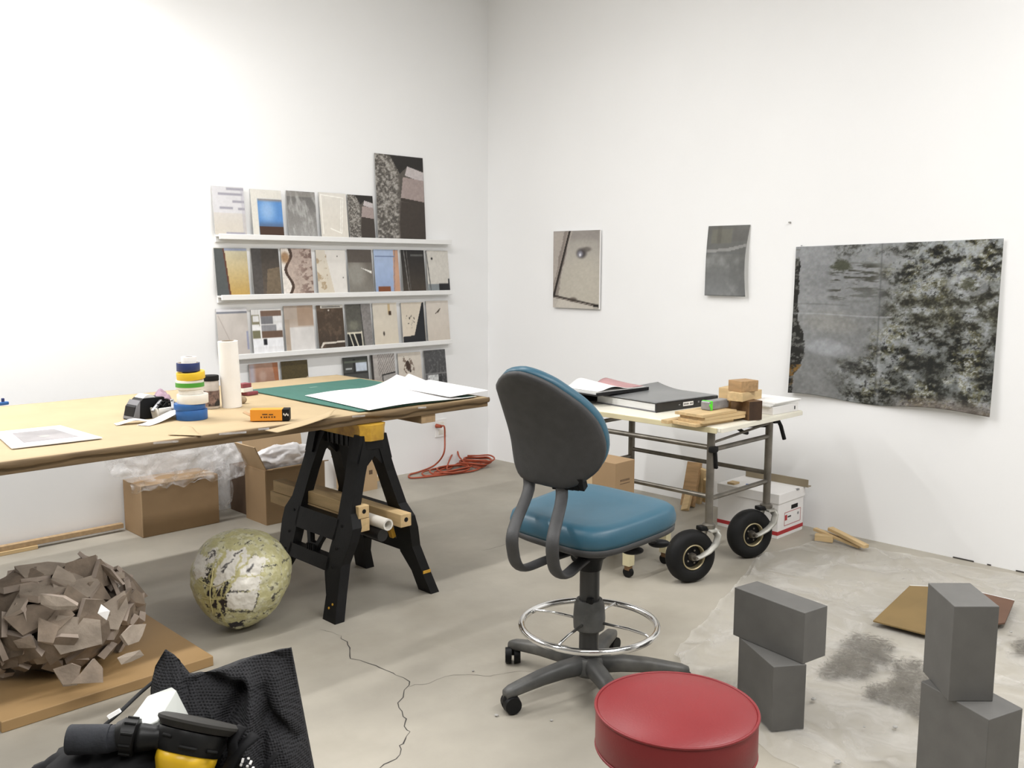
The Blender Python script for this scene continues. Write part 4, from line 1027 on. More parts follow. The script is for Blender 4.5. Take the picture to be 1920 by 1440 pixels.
b4 = [onz(1778, 1315, zl), onz(1861.6, 1315, zl), onz(1730, 1259, zl)]
l4 = [onz(1854.5, 1349.6, zl), onz(1918, 1328, zl), onz(1727, 1277, zl)]
block(rect4(l4[0], l4[1], l4[2]), .004, zl-.0045, 'tall smooth grey block at the bottom of the right stack')
block(rect4(b4[0], b4[1], b4[2]), zl, .275, 'smooth grey block standing twisted on top of the right stack')

# ------------------------------------------------------------------ steel cart with pneumatic wheels
def vz(x, y, py):
    lo, hi = -0.5, 3.0
    for _ in range(40):
        m_ = (lo+hi)/2; p = V((x, y, m_))-CAM; yy = 720-F_PX*p.dot(UPV)/p.dot(FWD)
        if yy > py: lo = m_
        else: hi = m_
    return (lo+hi)/2
KX0, KX1, KY0, KY1, CZ = -1.25, -0.69, -2.95, -2.02, 0.785
cart = thing('steel_cart', 'steel tube cart with cream top and two black pneumatic wheels', 'cart', ((KX0+KX1)/2, (KY0+KY1)/2, 0), 0)
B = lambda mb, nm, m_, sm=True, par=cart: mb.build(nm, m_, par, smooth=sm, world=True)
B(MB().box2((-1.275, -3.015, CZ-.024), (-.455, -1.68, CZ), bev=.004), 'cart_top', 'cream_top', False)
B(MB().box2((-1.283, -3.0, CZ-.030), (-1.276, -1.69, CZ-.003), bev=.002), 'edge_strip', 'cream_paint', False)
B(MB().box2((-1.27, -3.021, CZ-.026), (-.46, -3.0155, CZ-.004), bev=.002), 'edge_strip', 'cream_top', False)
ztop, zlow = .675, .425
for x in (KX0, KX1):
    for y in (KY0, KY1):
        z0 = .275 if y == KY0 else .11
        B(MB().cyl((x, y, z0), (x, y, CZ-.024), .020, 16), 'cart_leg', 'steel_tube')
for y in (KY0, KY1):
    for z in (ztop-.012, zlow-.01): B(MB().cyl((KX0, y, z), (KX1, y, z), .0125, 12), 'cross_rail', 'steel_tube')
B(MB().cyl((KX0, KY0, ztop), (KX0, KY1, ztop), .0135, 12), 'side_rail', 'steel_tube')
B(MB().cyl((KX0, KY0, zlow), (KX0, KY1, zlow), .0125, 12), 'side_rail', 'steel_tube')
B(MB().cyl((KX1, KY0, zlow+.035), (KX1, KY1, zlow+.035), .0125, 12), 'side_rail', 'steel_tube')
# crank rod and handle, clamp on the near leg
B(MB().cyl((KX0, KY0-.005, ztop+.025), (KX1+.02, KY0-.005, ztop+.062), .007, 8), 'crank_rod', 'steel_tube')
B(MB().tube([(KX0+.25, KY0+.03, CZ-.03), (KX0+.33, KY0+.02, CZ-.075), (KX0+.37, KY0+.02, CZ-.085)], .010, 8), 'crank_bracket', 'black_plastic')
B(MB().cyl((KX0+.28, KY0+.02, CZ-.035), (KX1, KY0+.02, CZ-.068), .010, 8), 'crank_arm', 'black_plastic')
B(MB().tube([(KX1+.01, KY0-.02, CZ-.045), (KX1+.045, KY0-.03, CZ-.045), (KX1+.06, KY0-.035, CZ-.07), (KX1+.085, KY0-.045, CZ-.145)], [.008, .011, .011, .011], 10), 'crank_handle', 'black_plastic')
B(MB().box((KX0-.008, KY0-.02, ztop-.005), (.05, .03, .03), bev=.006), 'clamp', 'black_matte')
B(MB().box((KX0+.004, KY0-.026, ztop-.055), (.016, .018, .10), rotm(0, -.15, 0), bev=.004), 'clamp', 'black_matte')
# big caster wheels: tyre, rim, hub, one-sided fork
def big_wheel(lx, ly):
    Rw = Matrix.Translation((lx, ly, 0)) @ Matrix.Rotation(math.radians(-22), 4, 'Z') @ Matrix.Translation((-lx, -ly, 0))
    def B(mb, nm, m_, sm=True):
        mb.bm.transform(Rw); return mb.build(nm, m_, cart, smooth=sm, world=True)
    ax, az, off = lx-.105, .133, -.0
    ay = ly-.0
    tyre = MB().lathe([(.062, -.030), (.078, -.040), (.105, -.043), (.125, -.033), (.133, -.012), (.133, .012), (.125, .033), (.105, .043), (.078, .040), (.062, .030)], (ax, ay, az), 48, rotm(PI/2, 0, 0), closed=True)
    ty = B(tyre, 'tyre', 'rubber', 'all')
    B(MB().lathe([(.057, -.030), (.060, -.037), (.064, -.037), (.066, -.030), (.060, -.018), (.060, .018), (.066, .030), (.064, .037), (.060, .037), (.057, .030), (.055, 0)], (ax, ay, az), 40, rotm(PI/2, 0, 0), closed=True), 'wheel_rim', 'brass_rim', 'all')
    B(MB().lathe([(0, -.014), (.057, -.010), (.057, .010), (0, .014)], (ax, ay, az), 28, rotm(PI/2, 0, 0)), 'rim_disc', 'black_plastic', True)
    B(MB().lathe([(0, -.040), (.016, -.040), (.02, -.030), (.02, .030), (.016, .040), (0, .040)], (ax, ay, az), 20, rotm(PI/2, 0, 0)), 'wheel_hub', 'steel_tube', True)
    for k in range(5):
        a = 2*PI*k/5; B(MB().cyl((ax+.033*math.cos(a), ay-.024, az+.033*math.sin(a)), (ax+.033*math.cos(a), ay-.019, az+.033*math.sin(a)), .005, 8), 'wheel_nut', 'steel_tube')
    B(MB().lathe([(0, .262), (.03, .262), (.034, .272), (.034, .284), (.024, .292), (0, .292)], (lx, ly, 0), 24), 'swivel_bearing', 'steel_tube', True)
    B(MB().box((lx-.035, ly, .268), (.05, .05, .022), bev=.005), 'swivel_lock', 'black_plastic', False)
    for s in (-1, 1):
        mb = MB(); pth = [(lx+.012, .262), (lx+.022, .235), (lx+.012, .195), (lx-.03, .16), (lx-.075, .140), (ax, az)]
        mb.tube([(x, ly+s*(.052 if i > 0 else .03), z) for i, (x, z) in enumerate(pth)], [.020, .021, .020, .017, .014, .014], 10, ellipse=(.35, 1.0))
        B(mb, 'fork_arm', 'galvanized', 'all')
    B(MB().box((lx+.008, ly, .258), (.055, .105, .014), bev=.005), 'fork_crown', 'galvanized', False)
    B(MB().cyl((ax, ly-.062, az), (ax, ly+.062, az), .009, 12), 'axle', 'steel_tube')
big_wheel(KX0, KY0); big_wheel(KX1, KY0)
for x in (KX0, KX1):
    B(MB().cyl((x, KY1-.012, .05), (x, KY1+.012, .05), .05, 24), 'small_wheel', 'rubber'); B(MB().box((x, KY1, .088), (.05, .05, .05), bev=.005), 'small_fork', 'galvanized', False)

# ------------------------------------------------------------------ things on the cart
q = onz(1229, 774, CZ)
t = thing('thick_binder', 'thick grey binder with black spine and white label on the cart', 'binder', (q.x, q.y, CZ), math.radians(-6))
BL, BD, BH = .52, .46, .050
MB().box((BL/2, BD/2, .003), (BL, BD, .005)).build('back_cover', 'grey_plastic', t)
MB().box((BL/2, BD/2+.004, BH/2+.001), (BL-.012, BD-.012, BH-.012)).build('page_block', 'page_edge', t)
MB().box((BL/2, -.002, BH/2), (BL, .006, BH), bev=.001).build('spine', 'black_gloss', t)
def cov(u, v): return (BL*u, BD*v, BH+.002+.030*max(0, (v-.55)/.45)**2*max(0, (u-.35)/.65)-.0+.018*math.sin(u*PI)*max(0, v-.1)*.5)
MB().grid(cov, 24, 20).build('front_cover', mat('cover_grey', (.19, .195, .195), .33, var=.15, scale=3), t, smooth='all', solid=.003)
MB().box((BL*.50, -.0055, BH*.55), (.085, .001, .022)).build('spine_label', 'white_paper', t)
rnd = random.Random(3)
for k in range(9):
    if k == 5: continue
    MB().box((BL*.50-.034+k*.0085, -.0063, BH*.55), (.0045, .0006, .010)).build('label_letter', 'black_matte', t)
MB().box((BL*.36, -.0055, BH*.55), (.012, .001, .006)).build('small_label', 'lead_grey', t)
MB().box((BL*.67, -.0055, BH*.6), (.012, .001, .010)).build('small_label', 'lead_grey', t)
q = onz(1122, 747, CZ)
t = thing('open_album', 'open album with black edges, pale and pinkish pages at the back of the cart', 'album', (onz(1118, 747, CZ+.05).x, onz(1118, 747, CZ+.05).y, CZ+.062), math.radians(-4))
MB().box((.21, .14, .004), (.44, .30, .008), bev=.001).build('cover_board', 'black_gloss', t)
MB().box((.215, .145, .0135), (.42, .28, .011)).build('page_block', 'page_edge', t)
MB().box((.21, -.010, .010), (.44, .008, .018), bev=.001).build('black_edge', 'black_gloss', t)
def pg(u, v): return (.02+.30*u, .01+.27*v, .022+.045*math.sin(min(1, u*1.15)*PI)**2*(.4+.6*v))
MB().grid(pg, 20, 10).build('curled_page', 'white_paper', t, smooth='all', solid=.001)
def pg2(u, v): return (.27+.15*u, .02+.25*v, .022+.03*math.sin(u*PI*.9)*v)
MB().grid(pg2, 12, 8).build('pink_page', 'pink_pages', t, smooth='all', solid=.001)
t = thing('flat_portfolio', 'black flat portfolio at the far end of the cart behind the chair', 'portfolio', (-1.22, -1.98, CZ+.001), 0)
MB().box((.22, .15, .006), (.46, .30, .012), bev=.002).build('cover_board', 'grey_plastic', t)
MB().box((.22, .0, .026), (.46, .010, .045), bev=.001).build('black_edge', 'black_gloss', t)
MB().box((.22, .15, .020), (.42, .27, .016)).build('page_block', 'page_edge', t)
# pine boards
q = onz(1318, 799, CZ)
NB = V((q.x+.0, q.y-.0, 0)); brz = math.radians(-4)
lab = ('lowest of the stacked pine boards on the cart', 'second pine board from the bottom of the stack on the cart', 'third pine board from the bottom of the stack on the cart', 'topmost pine board of the stack on the cart, under the grey brick')
for k, (dx, dy, l, w_) in enumerate(((-.035, .03, .30, .17), (.0, .005, .33, .165), (.01, .005, .33, .16), (-.005, .008, .28, .175))):
    o = MB().box((l/2, w_/2, .0075), (l, w_, .0145), bev=.001).build('pine_board', 'pine_x'); o.location = (NB.x+dx-.03, NB.y+dy-.03, CZ+.0005+k*.0151); o.rotation_euler = (0, 0, brz+random.uniform(-.03, .03)); tag(o, lab[k], 'board', 'pine boards stacked on the cart')
q = onz(1232, 800, CZ)
o = MB().box((.0, .0, .009), (.26, .045, .018), bev=.001).build('wood_stick', 'pine_x'); o.location = (-1.235, -2.755, CZ+.0005); o.rotation_euler = (0, 0, -.05); tag(o, 'short pine stick sticking out over the cart edge', 'stick')
t = thing('grey_brick', 'grey foam brick with lime green tape on the pine boards', 'brick', (NB.x+.11, NB.y+.035, CZ+.0615), math.radians(-2))
MB().box((.08, .025, .023), (.17, .055, .045), bev=.005).build('foam_body', 'lead_grey', t)
MB().box((.012, .0245, .0235), (.016, .0575, .0475), bev=.002).build('green_band', 'lime', t); MB().box((.003, -.0035, .020), (.03, .003, .012), rotm(0, .9, 0)).build('green_tail', 'lime', t)
# wood blocks pile
q = onz(1412, 788, CZ)
def wb(x, y, z, l, w_, h, rz, m_, label, end=None):
    t = thing('wood_block', label, 'wood block', (x, y, z), rz, 'wood blocks piled on the cart')
    MB().box((0, 0, h/2), (l, w_, h), bev=.002).build('block_body', m_, t)
    if end: MB().box((l/2+.0005, 0, h/2), (.002, w_-.004, h-.004)).build('end_grain', end, t)
    return t
bx, by = q.x+.03, q.y+.06
t = thing('dark_wood_block', 'dark brown wood block with a nearly black end on the cart', 'wood block', (bx, by, CZ), math.radians(-20))
MB().box((0, 0, .05), (.085, .15, .10), bev=.002).build('block_body', 'brown_wood', t); MB().box((0, -.0752, .05), (.081, .002, .096)).build('dark_side', 'dark_end', t)
wb(bx-.035, by+.01, CZ+.1005, .15, .085, .045, .1, 'pine_x', 'yellowish wood block, second in the pile on the dark block')
wb(bx-.02, by+.01, CZ+.146, .12, .095, .056, -.25, 'mid_wood', 'topmost brown wood block of the pile on the cart')
wb(bx+.18, by+.10, CZ+.0005, .24, .05, .115, .1, 'pine_x', 'long pale wood block behind the dark block on the cart')
wb(bx+.10, by+.17, CZ+.0005, .12, .06, .14, .1, 'pine', 'pale wood block standing furthest back in the pile')
wb(bx-.07, by+.135, CZ+.0005, .20, .06, .075, .1, 'mid_wood', 'flat reddish wood block on the binder end')
# white paper stack
t = thing('paper_stack', 'stack of white paper and a white box at the right cart end', 'paper stack', (-.60, -2.86, CZ), math.radians(-4))
MB().box((0, 0, .022), (.24, .28, .043), bev=.002).build('white_box', 'box_white', t)
MB().box((.085, -.141, .022), (.008, .001, .018)).build('box_mark', 'black_matte', t)
for k in range(4):
    MB().box((-.005+.006*k, .01-.004*k, .0455+.006*k), (.25, .29, .0055), rotm(0, 0, .03*(k-1.5))).build('paper_sheet', 'white_paper' if k % 2 else 'page_edge', t)

# ------------------------------------------------------------------ low dolly with a box, between chair and cart
t = thing('low_dolly', 'low cream wooden dolly on small casters under the cart edge', 'dolly', (-1.36, -2.48, 0), 0)
for x in (-1.517, -1.205):
    for y in (-2.655, -2.30):
        MB().box2((x-.022, y-.022, .062), (x+.022, y+.022, .235), bev=.002).build('dolly_leg', 'cream_paint', t, world=True)
        MB().cyl((x-.012, y, .026), (x+.012, y, .026), .026, 18).build('dolly_wheel', 'rubber', t, world=True, smooth=True)
        MB().box((x, y, .052), (.034, .03, .03), bev=.004).build('caster_fork', 'brown_wood', t, world=True)
for y in (-2.655, -2.30): MB().box2((-1.53, y-.012, .190), (-1.19, y+.012, .235), bev=.002).build('dolly_rail', 'cream_paint', t, world=True)
MB().box2((-1.60, -2.685, .235), (-1.18, -2.27, .253), bev=.002).build('dolly_top', 'cream_paint', t, world=True)
t = thing('taped_carton', 'small brown carton with a tape strip on the dolly behind the chair', 'carton', (-1.512, -2.45, .254), 0)
MB().box((0, 0, .170), (.155, .34, .34), bev=.003).build('carton_body', 'card', t)
MB().box((-.0785, .015, .17), (.001, .07, .335)).build('tape_strip', 'tape_tan', t)
for k in range(7): MB().box((-.035+k*.011, -.1708, .245), (.006, .0008, .010)).build('print_letter', 'card_dark', t)
MB().box((.0, -.1708, .228), (.08, .0008, .003)).build('print_line', 'card_dark', t)

# ------------------------------------------------------------------ by the right wall
def lean_board(pb, pt, w_, th, m_, label):
    """board leaning on the right wall: bottom pixel, top pixel (near the wall)"""
    a = onz(*pb); b = onR(*pt, .04); d = b-a; L_ = d.length
    o = MB().box((0, 0, L_/2), (th, w_, L_), bev=.003).build('scrap_board', m_); o.location = a+V((0, 0, .004))
    o.rotation_mode = 'QUATERNION'; o.rotation_quaternion = V((0, 0, 1)).rotation_difference(d.normalized())
    return tag(o, label, 'board', 'scrap boards leaning under the cart')
lean_board((1289, 950), (1303, 868), .10, .03, 'mid_wood', 'widest dark scrap board leaning on the wall under the cart')
lean_board((1308, 944), (1318, 880), .05, .03, 'pine', 'narrow pale scrap board leaning right of the widest one')
lean_board((1284, 958), (1297, 905), .05, .025, 'pine', 'short pale scrap board leaning in front of the widest one')
lean_board((1322, 944), (1326, 900), .045, .03, 'pine', 'stubby scrap board beside the white storage box')
bx0, bx1, by0, by1 = -.383, -.075, -2.857, -2.44
t = thing('storage_box', 'white lidded storage box with red bands by the right wall', 'box', ((bx0+bx1)/2, (by0+by1)/2, 0), 0)
bw, bd = bx1-bx0, by1-by0
MB().box((0, 0, .115), (bw-.012, bd-.012, .23), bev=.002).build('box_body', 'box_white', t)
MB().box((0, 0, .236), (bw, bd, .058), bev=.003).build('box_lid', 'box_white', t)
MB().box((0, 0, .032), (bw-.009, bd-.009, .022)).build('red_band', 'box_red', t)
MB().box((.04, -bd/2+.0055, .165), (.075, .002, .024), bev=.0).build('hand_hole', 'black_matte', t)
fy = -bd/2+.0050
for (x0, x1, z0, z1) in ((-.075, .115, .141, .1435), (-.075, .115, .064, .0665), (-.075, -.0725, .064, .1435), (.1125, .115, .064, .1435)): MB().box2((x0, fy-.0006, z0), (x1, fy, z1)).build('red_line', 'box_red', t)
MB().box2((-.068, fy-.0006, .095), (-.044, fy, .127)).build('red_logo', 'box_red', t)
for k in range(4): MB().box2((-.036+k*.010, fy-.0006, .108), (-.029+k*.010, fy, .117)).build('print_letter', 'black_matte', t)
MB().tube([(.085, fy-.0006, .115), (.085, fy, .115)], .009, 14).build('round_mark', 'lead_grey', t)
MB().box((.06, -bd/2+.002, .262), (.03, .012, .008)).build('lid_tab', 'lead_grey', t)
MB().box((-.06, .05, .2652), (.05, .03, .0006), rotm(0, 0, .5)).build('blue_smear', 'tape_blue', t)
o = MB().prism([(-.10, -2.885, .266), (-.06, -2.885, .266), (-.06, -2.885, .272), (-.094, -2.885, .272), (-.094, -2.885, .312), (-.10, -2.885, .312)], (0, .42, 0)).build('metal_angle', mat('angle_bronze', (.30, .25, .17), .5, metal=.3, var=.1)); tag(rebase(o), 'bronze metal angle strip lying on the white storage box', 'angle strip')
q = onR(1350, 890, .2)
o = MB().box((0, 0, .006), (.06, .05, .012), bev=.002).build('wood_offcut', 'pine'); o.location = (-.33, -2.52, .2655); tag(o, 'small wood offcut on the storage box lid', 'offcut')
def stick(pa, pb, z0, z1, w_, h, label, nm='pine_stick'):
    a, b = onz(*pa, z0), onz(*pb, z1); d = b-a
    o = MB().box((d.length/2, 0, h/2), (d.length, w_, h), bev=.002).build(nm, 'pine_x'); o.location = a
    o.rotation_euler = Euler((0, -math.atan2(d.z, math.hypot(d.x, d.y)), math.atan2(d.y, d.x))); return tag(o, label, 'stick', 'pine sticks by the right wall')
stick((1528, 1012), (1562, 1016), .004, .004, .05, .036, 'short pine stick lying under two longer ones by the wall')
stick((1527, 994), (1612, 1028), .0405, .006, .03, .016, 'flat pine stick sloping over the short one')
stick((1556, 994), (1624, 1028), .058, .024, .04, .020, 'thicker pine stick on top by the right wall')

# ------------------------------------------------------------------ plastic sheet on the floor with dust
SH = [onz(*p) for p in ((1262,1235),(1300,1190),(1350,1135),(1385,1098),(1415,1050),(1450,1035),(1540,1012),(1640,1030),(1760,1052),(1930,1085))]
SB = [onz(*p) for p in ((1400,1375),(1450,1420),(1520,1450),(1620,1490),(1740,1540),(1900,1600),(2050,1600),(2150,1560),(2200,1500),(2250,1400))]
RIDGES = [(onz(*a_), onz(*b_), h_) for a_, b_, h_ in (((1640,1032),(1765,1120),.014), ((1480,1395),(1600,1450),.016), ((1790,1250),(1930,1292),.016), ((1420,1052),(1405,1090),.02), ((1350,1138),(1395,1090),.018), ((1300,1195),(1345,1150),.02), ((1275,1240),(1330,1210),.022), ((1590,1120),(1700,1075),.008), ((1560,1065),(1700,1050),.008), ((1810,1300),(1920,1335),.012), ((1700,1420),(1640,1440),.01))]
def sheet_fn(u, v):
    k = u*(len(SH)-1); i = min(int(k), len(SH)-2); f = k-i
    a = SH[i].lerp(SH[i+1], f); b = SB[i].lerp(SB[i+1], f); p = a.lerp(b, v)
    n = fb(p.x*3.2, p.y*3.2, 3); n2 = fb(p.x*9+p.y*3, p.y*9-p.x*2, 9)
    ed = max(0, 1-min(u, v, 1-u)*14)
    z = .003+.010*max(0, n)**1.2+.006*max(0, n2)+ed*.010*max(0, .4+n2)
    if u < .25 and v < .6: z += .028*max(0, fb(p.x*8, p.y*8, 21)-.05)*(1-u/.25)
    for ra, rb, rh in RIDGES:
        dx, dy = rb.x-ra.x, rb.y-ra.y; tt = max(0, min(1, ((p.x-ra.x)*dx+(p.y-ra.y)*dy)/(dx*dx+dy*dy))); dd = math.hypot(p.x-ra.x-tt*dx, p.y-ra.y-tt*dy)
        z += rh*math.exp(-(dd/.014)**2)
    p = p+V((fb(u*9, v*9, 4), fb(u*9, v*9, 5), 0))*.02*ed
    return (p.x, p.y, z)
o = MB().grid(sheet_fn, 220, 200).build('plastic_sheet', 'film_floor', smooth='all'); tag(o, 'crinkled clear plastic sheet spread over the floor at the right', 'plastic sheet')

def dust_mat():
    M = bpy.data.materials.new('dust_grey'); M.use_nodes = True; N = M.node_tree.nodes; L = M.node_tree.links
    b = N['Principled BSDF']; b.inputs['Roughness'].default_value = .95; b.inputs['Base Color'].default_value = (.115, .105, .088, 1)
    out = N['Material Output']; t_ = N.new('ShaderNodeBsdfTransparent'); mx = N.new('ShaderNodeMixShader'); at = N.new('ShaderNodeAttribute'); at.attribute_name = 'mask'
    tc = N.new('ShaderNodeTexCoord'); n = N.new('ShaderNodeTexNoise'); n.inputs['Scale'].default_value = 20; n.inputs['Detail'].default_value = 10; n.inputs['Roughness'].default_value = .82; n.inputs['Distortion'].default_value = 1.6
    L.new(tc.outputs['Object'], n.inputs['Vector'])
    ad = N.new('ShaderNodeMath'); ad.operation = 'ADD'; L.new(n.outputs['Fac'], ad.inputs[0]); L.new(at.outputs['Fac'], ad.inputs[1])
    mr = N.new('ShaderNodeMapRange'); mr.inputs['From Min'].default_value = .88; mr.inputs['From Max'].default_value = 1.06; mr.inputs['To Max'].default_value = .85
    L.new(ad.outputs[0], mr.inputs['Value']); L.new(mr.outputs['Result'], mx.inputs[0]); L.new(t_.outputs[0], mx.inputs[1]); L.new(b.outputs[0], mx.inputs[2]); L.new(mx.outputs[0], out.inputs['Surface'])
    MATS['dust_grey'] = M
dust_mat()
def dust(pxs, label, n=40, seed=0):
    P = [onz(*p) for p in pxs]; xs_ = [p.x for p in P]; ys_ = [p.y for p in P]
    pad = .06; x0, x1, y0, y1 = min(xs_)-pad, max(xs_)+pad, min(ys_)-pad, max(ys_)+pad
    poly = [(p.x, p.y) for p in P]
    def sd(x, y):
        ins = False; d = 9; j = len(poly)-1
        for i in range(len(poly)):
            ax, ay = poly[i]; bx_, by_ = poly[j]
            if (ay > y) != (by_ > y) and x < (bx_-ax)*(y-ay)/(by_-ay)+ax: ins = not ins
            ex, ey = bx_-ax, by_-ay; tt = max(0, min(1, ((x-ax)*ex+(y-ay)*ey)/(ex*ex+ey*ey+1e-9))); d = min(d, math.hypot(x-ax-tt*ex, y-ay-tt*ey)); j = i
        return d if ins else -d
    mb = MB(); mb.grid(lambda u, v: (x0+(x1-x0)*u, y0+(y1-y0)*v, .020+.004*fb(u*8, v*8, seed)), n, n)
    vals = [max(0.0, min(.50, .34+sd(v.co.x, v.co.y)*4+.14*fb(v.co.x*7, v.co.y*7, seed+3))) for v in mb.bm.verts]
    o = mb.build('plaster_dust', 'dust_grey', smooth='all')
    at = o.data.attributes.new('mask', 'FLOAT', 'POINT'); at.data.foreach_set('value', vals)
    tag(o, label, 'dust'); o['kind'] = 'stuff'; return o
dust([(1520,1265),(1556,1230),(1600,1190),(1650,1195),(1690,1222),(1680,1250),(1632,1282),(1580,1284),(1530,1278)], 'grey dust patch on the plastic sheet between the two block stacks', 46, 1)
dust([(1632,1290),(1690,1240),(1735,1240),(1800,1290),(1790,1350),(1730,1362),(1660,1330),(1600,1318)], 'darker grey dust patch on the plastic sheet beside the right stack', 46, 5)
dust([(1888,1235),(1905,1205),(1960,1200),(1960,1250)], 'small brownish dust patch at the right edge of the sheet', 24, 9)
for k, (x, y, s) in enumerate(((1525,1320,.010),(1678,1373,.009),(1895,1193,.008),(1620,1373,.005),(1570,1440,.012))):
    q = onz(x, y); mb = MB(); bmesh.ops.create_icosphere(mb.bm, subdivisions=1, radius=s)
    for v in mb.bm.verts: v.co = V((v.co.x*1.3, v.co.y, max(-.3*s, v.co.z*.5)))
    o = mb.build('dust_crumb', 'wall_grime'); o.location = (q.x, q.y, .020); tag(o, ('dark crumb on the plastic just right of the left block stack', 'dark crumb on the plastic in front of the dust patches', 'dark crumb at the right edge of the plastic sheet', 'tiny crumb on the plastic near the lower right', 'dark crumb on the plastic at the bottom of the photo')[k], 'crumb', 'crumbs on the plastic sheet')
for k, (x, y, s) in enumerate(((931,1343,.008),(1034,1352,.006),(887,1259,.006))):
    q = onz(x, y); mb = MB(); bmesh.ops.create_icosphere(mb.bm, subdivisions=1, radius=s)
    for v in mb.bm.verts: v.co.z *= .6
    o = mb.build('dust_crumb', 'wall_grime'); o.location = (q.x, q.y, s*.5); tag(o, ('dark crumb on the concrete by the nearest chair caster', 'dark crumb on the concrete between the caster and the red stool', 'dark crumb on the concrete above the thin crack')[k], 'crumb', 'crumbs on the concrete')
# creased cardboard sheet lying behind the right stack
C5 = [onz(1637, 1166, .024), onz(1738, 1192, .024), onz(1884, 1170, .024), onz(1902, 1128, .03), onz(1800, 1104, .045), onz(1706, 1100, .05)]
cm = sum(C5, V((0, 0, 0)))/6
t = thing('bent_cardboard', 'creased brown cardboard sheet behind the right block stack', 'cardboard', (cm.x, cm.y, .022), 0)
mat('card_olive', (.19, .125, .045), .7, var=.12, scale=4); mat('card_rust', (.12, .06, .035), .7, var=.15, scale=5)
mb = MB(); mb.prism(C5[:2]+C5[4:], (0, 0, .006)); mb.build('front_panel', 'card_olive', t, world=True)
mb = MB(); mb.prism([C5[1], C5[2], C5[3], C5[4]], (0, 0, .006)); mb.build('rear_panel', 'card_rust', t, world=True)
MB().tube([C5[5]+V((0, 0, .006)), C5[4]+V((0, 0, .006)), C5[3]+V((0, 0, .006))], .0025, 6).build('pale_edge', 'page_edge', t, world=True)

# ------------------------------------------------------------------ boxes under the table
def carton(x0, x1, y0, y1, h, label, m_='card', nm='carton'):
    t = thing(nm, label, 'carton', ((x0+x1)/2, (y0+y1)/2, 0), 0); return t
t = carton(-2.996, -2.52, -.27, -.012, .31, 'closed brown carton under the table, draped with clear plastic')
MB().box((0, 0, .153), (.476, .256, .306), bev=.003).build('carton_body', 'card', t)
MB().box((-.236, -.126, .153), (.006, .006, .30), bev=.001).build('corner_edge', 'card_light', t)
t = carton(-2.32, -1.97, -.275, -.02, .30, 'dark brown carton against the wall behind the open carton')
MB().box((0, 0, .15), (.34, .25, .30), bev=.003).build('carton_body', 'card_dark', t)
t = carton(-2.346, -1.93, -.535, -.285, .34, 'open brown carton with raised flaps full of white plastic')
w_, d_, h_ = .416, .245, .34
mb = MB(); 
for s in (-1, 1): mb.box((s*w_/2, 0, h_/2), (.006, d_, h_)); mb.box((0, s*d_/2, h_/2), (w_, .006, h_))
mb.box((0, 0, .004), (w_, d_, .008)); mb.build('carton_body', 'card', t)
MB().box((-w_/2-.03, .0, h_+.075), (.006, d_, .17), rotm(0, -.45, 0)).build('side_flap', 'card_light', t)
MB().box((0, d_/2+.015, h_+.08), (w_, .006, .17), rotm(-.2, 0, 0)).build('back_flap', 'card_light', t)
MB().box((0, -d_/2-.03, h_+.008), (w_*.95, .075, .006), rotm(-.2, 0, 0)).build('front_flap', 'card', t)
def crumple(c, rad, amp, fr, seed, n=3):
    mb = MB(); bmesh.ops.create_icosphere(mb.bm, subdivisions=n+1, radius=1.0)
    for v in mb.bm.verts:
        d = v.co.normalized(); k = 1+amp*(1-2*abs(fb(d.x*fr+seed, d.y*fr, d.z*fr, 2)))+amp*.35*abs(fb(d.x*fr*2.2, d.y*fr*2.2+seed, d.z*fr*2.2, 2))
        v.co = V((c[0]+d.x*rad[0]*k, c[1]+d.y*rad[1]*k, c[2]+d.z*rad[2]*k))
    return mb
def crump(c, rad, amp, fr, seed, nm, m_, label, n=3):
    o = crumple(c, rad, amp, fr, seed, n).build(nm, m_, smooth='all'); tag(rebase(o), label, 'plastic wrap'); return o
crump((-2.138, -.41, .375), (.18, .085, .075), .22, 1.5, 1, 'plastic_wad', 'film_white', 'white crumpled plastic stuffed in the open carton', 4)
crump((-2.74, -.155, .455), (.36, .13, .16), .14, 1.5, 5, 'plastic_wrap', 'film_wrap', 'clear crumpled plastic heaped on the closed carton', 5)
crump((-2.42, -.24, .37), (.10, .09, .11), .2, 1.6, 9, 'plastic_wrap', 'film_wrap', 'bulge of clear plastic between the two cartons', 4)
crump((-2.43, -.16, .19), (.05, .05, .13), .2, 1.6, 12, 'plastic_wrap', 'film_wrap', 'tail of clear plastic hanging beside the closed carton', 4)
def skirt(u, v):
    x = -3.06+.56*u; return (x, -.285-.012*fb(u*12, v*4, 6)-.01*math.sin(u*22+v*2), .335-.055*v*(1+.5*fb(u*6, 0, 3)))
o = MB().grid(skirt, 60, 8).build('plastic_wrap', 'film_wrap', smooth='all'); tag(o, 'clear plastic edge drooping over the front of the closed carton', 'plastic wrap')
# small open carton behind the sawhorse
t = carton(-1.52, -1.30, -.24, -.05, .2, 'small open carton by the wall seen through the sawhorse legs')
mb = MB(); w_, d_, h_ = .21, .19, .20
for s in (-1, 1): mb.box((s*w_/2, 0, h_/2), (.005, d_, h_)); mb.box((0, s*d_/2, h_/2), (w_, .005, h_))
mb.box((0, 0, .003), (w_, d_, .006)); mb.build('carton_body', 'card_light', t)
MB().box((.05, -d_/2-.003, .13), (.03, .001, .03)).build('print_mark', 'card_dark', t)
MB().box((-w_/2-.02, 0, h_+.02), (.06, d_, .005), rotm(0, .8, 0)).build('side_flap', 'card', t)
crump((-1.44, -.15, .17), (.07, .07, .06), .3, 2.0, 15, 'plastic_wad', 'black_gloss', 'black crumpled plastic in the small open carton', 3)
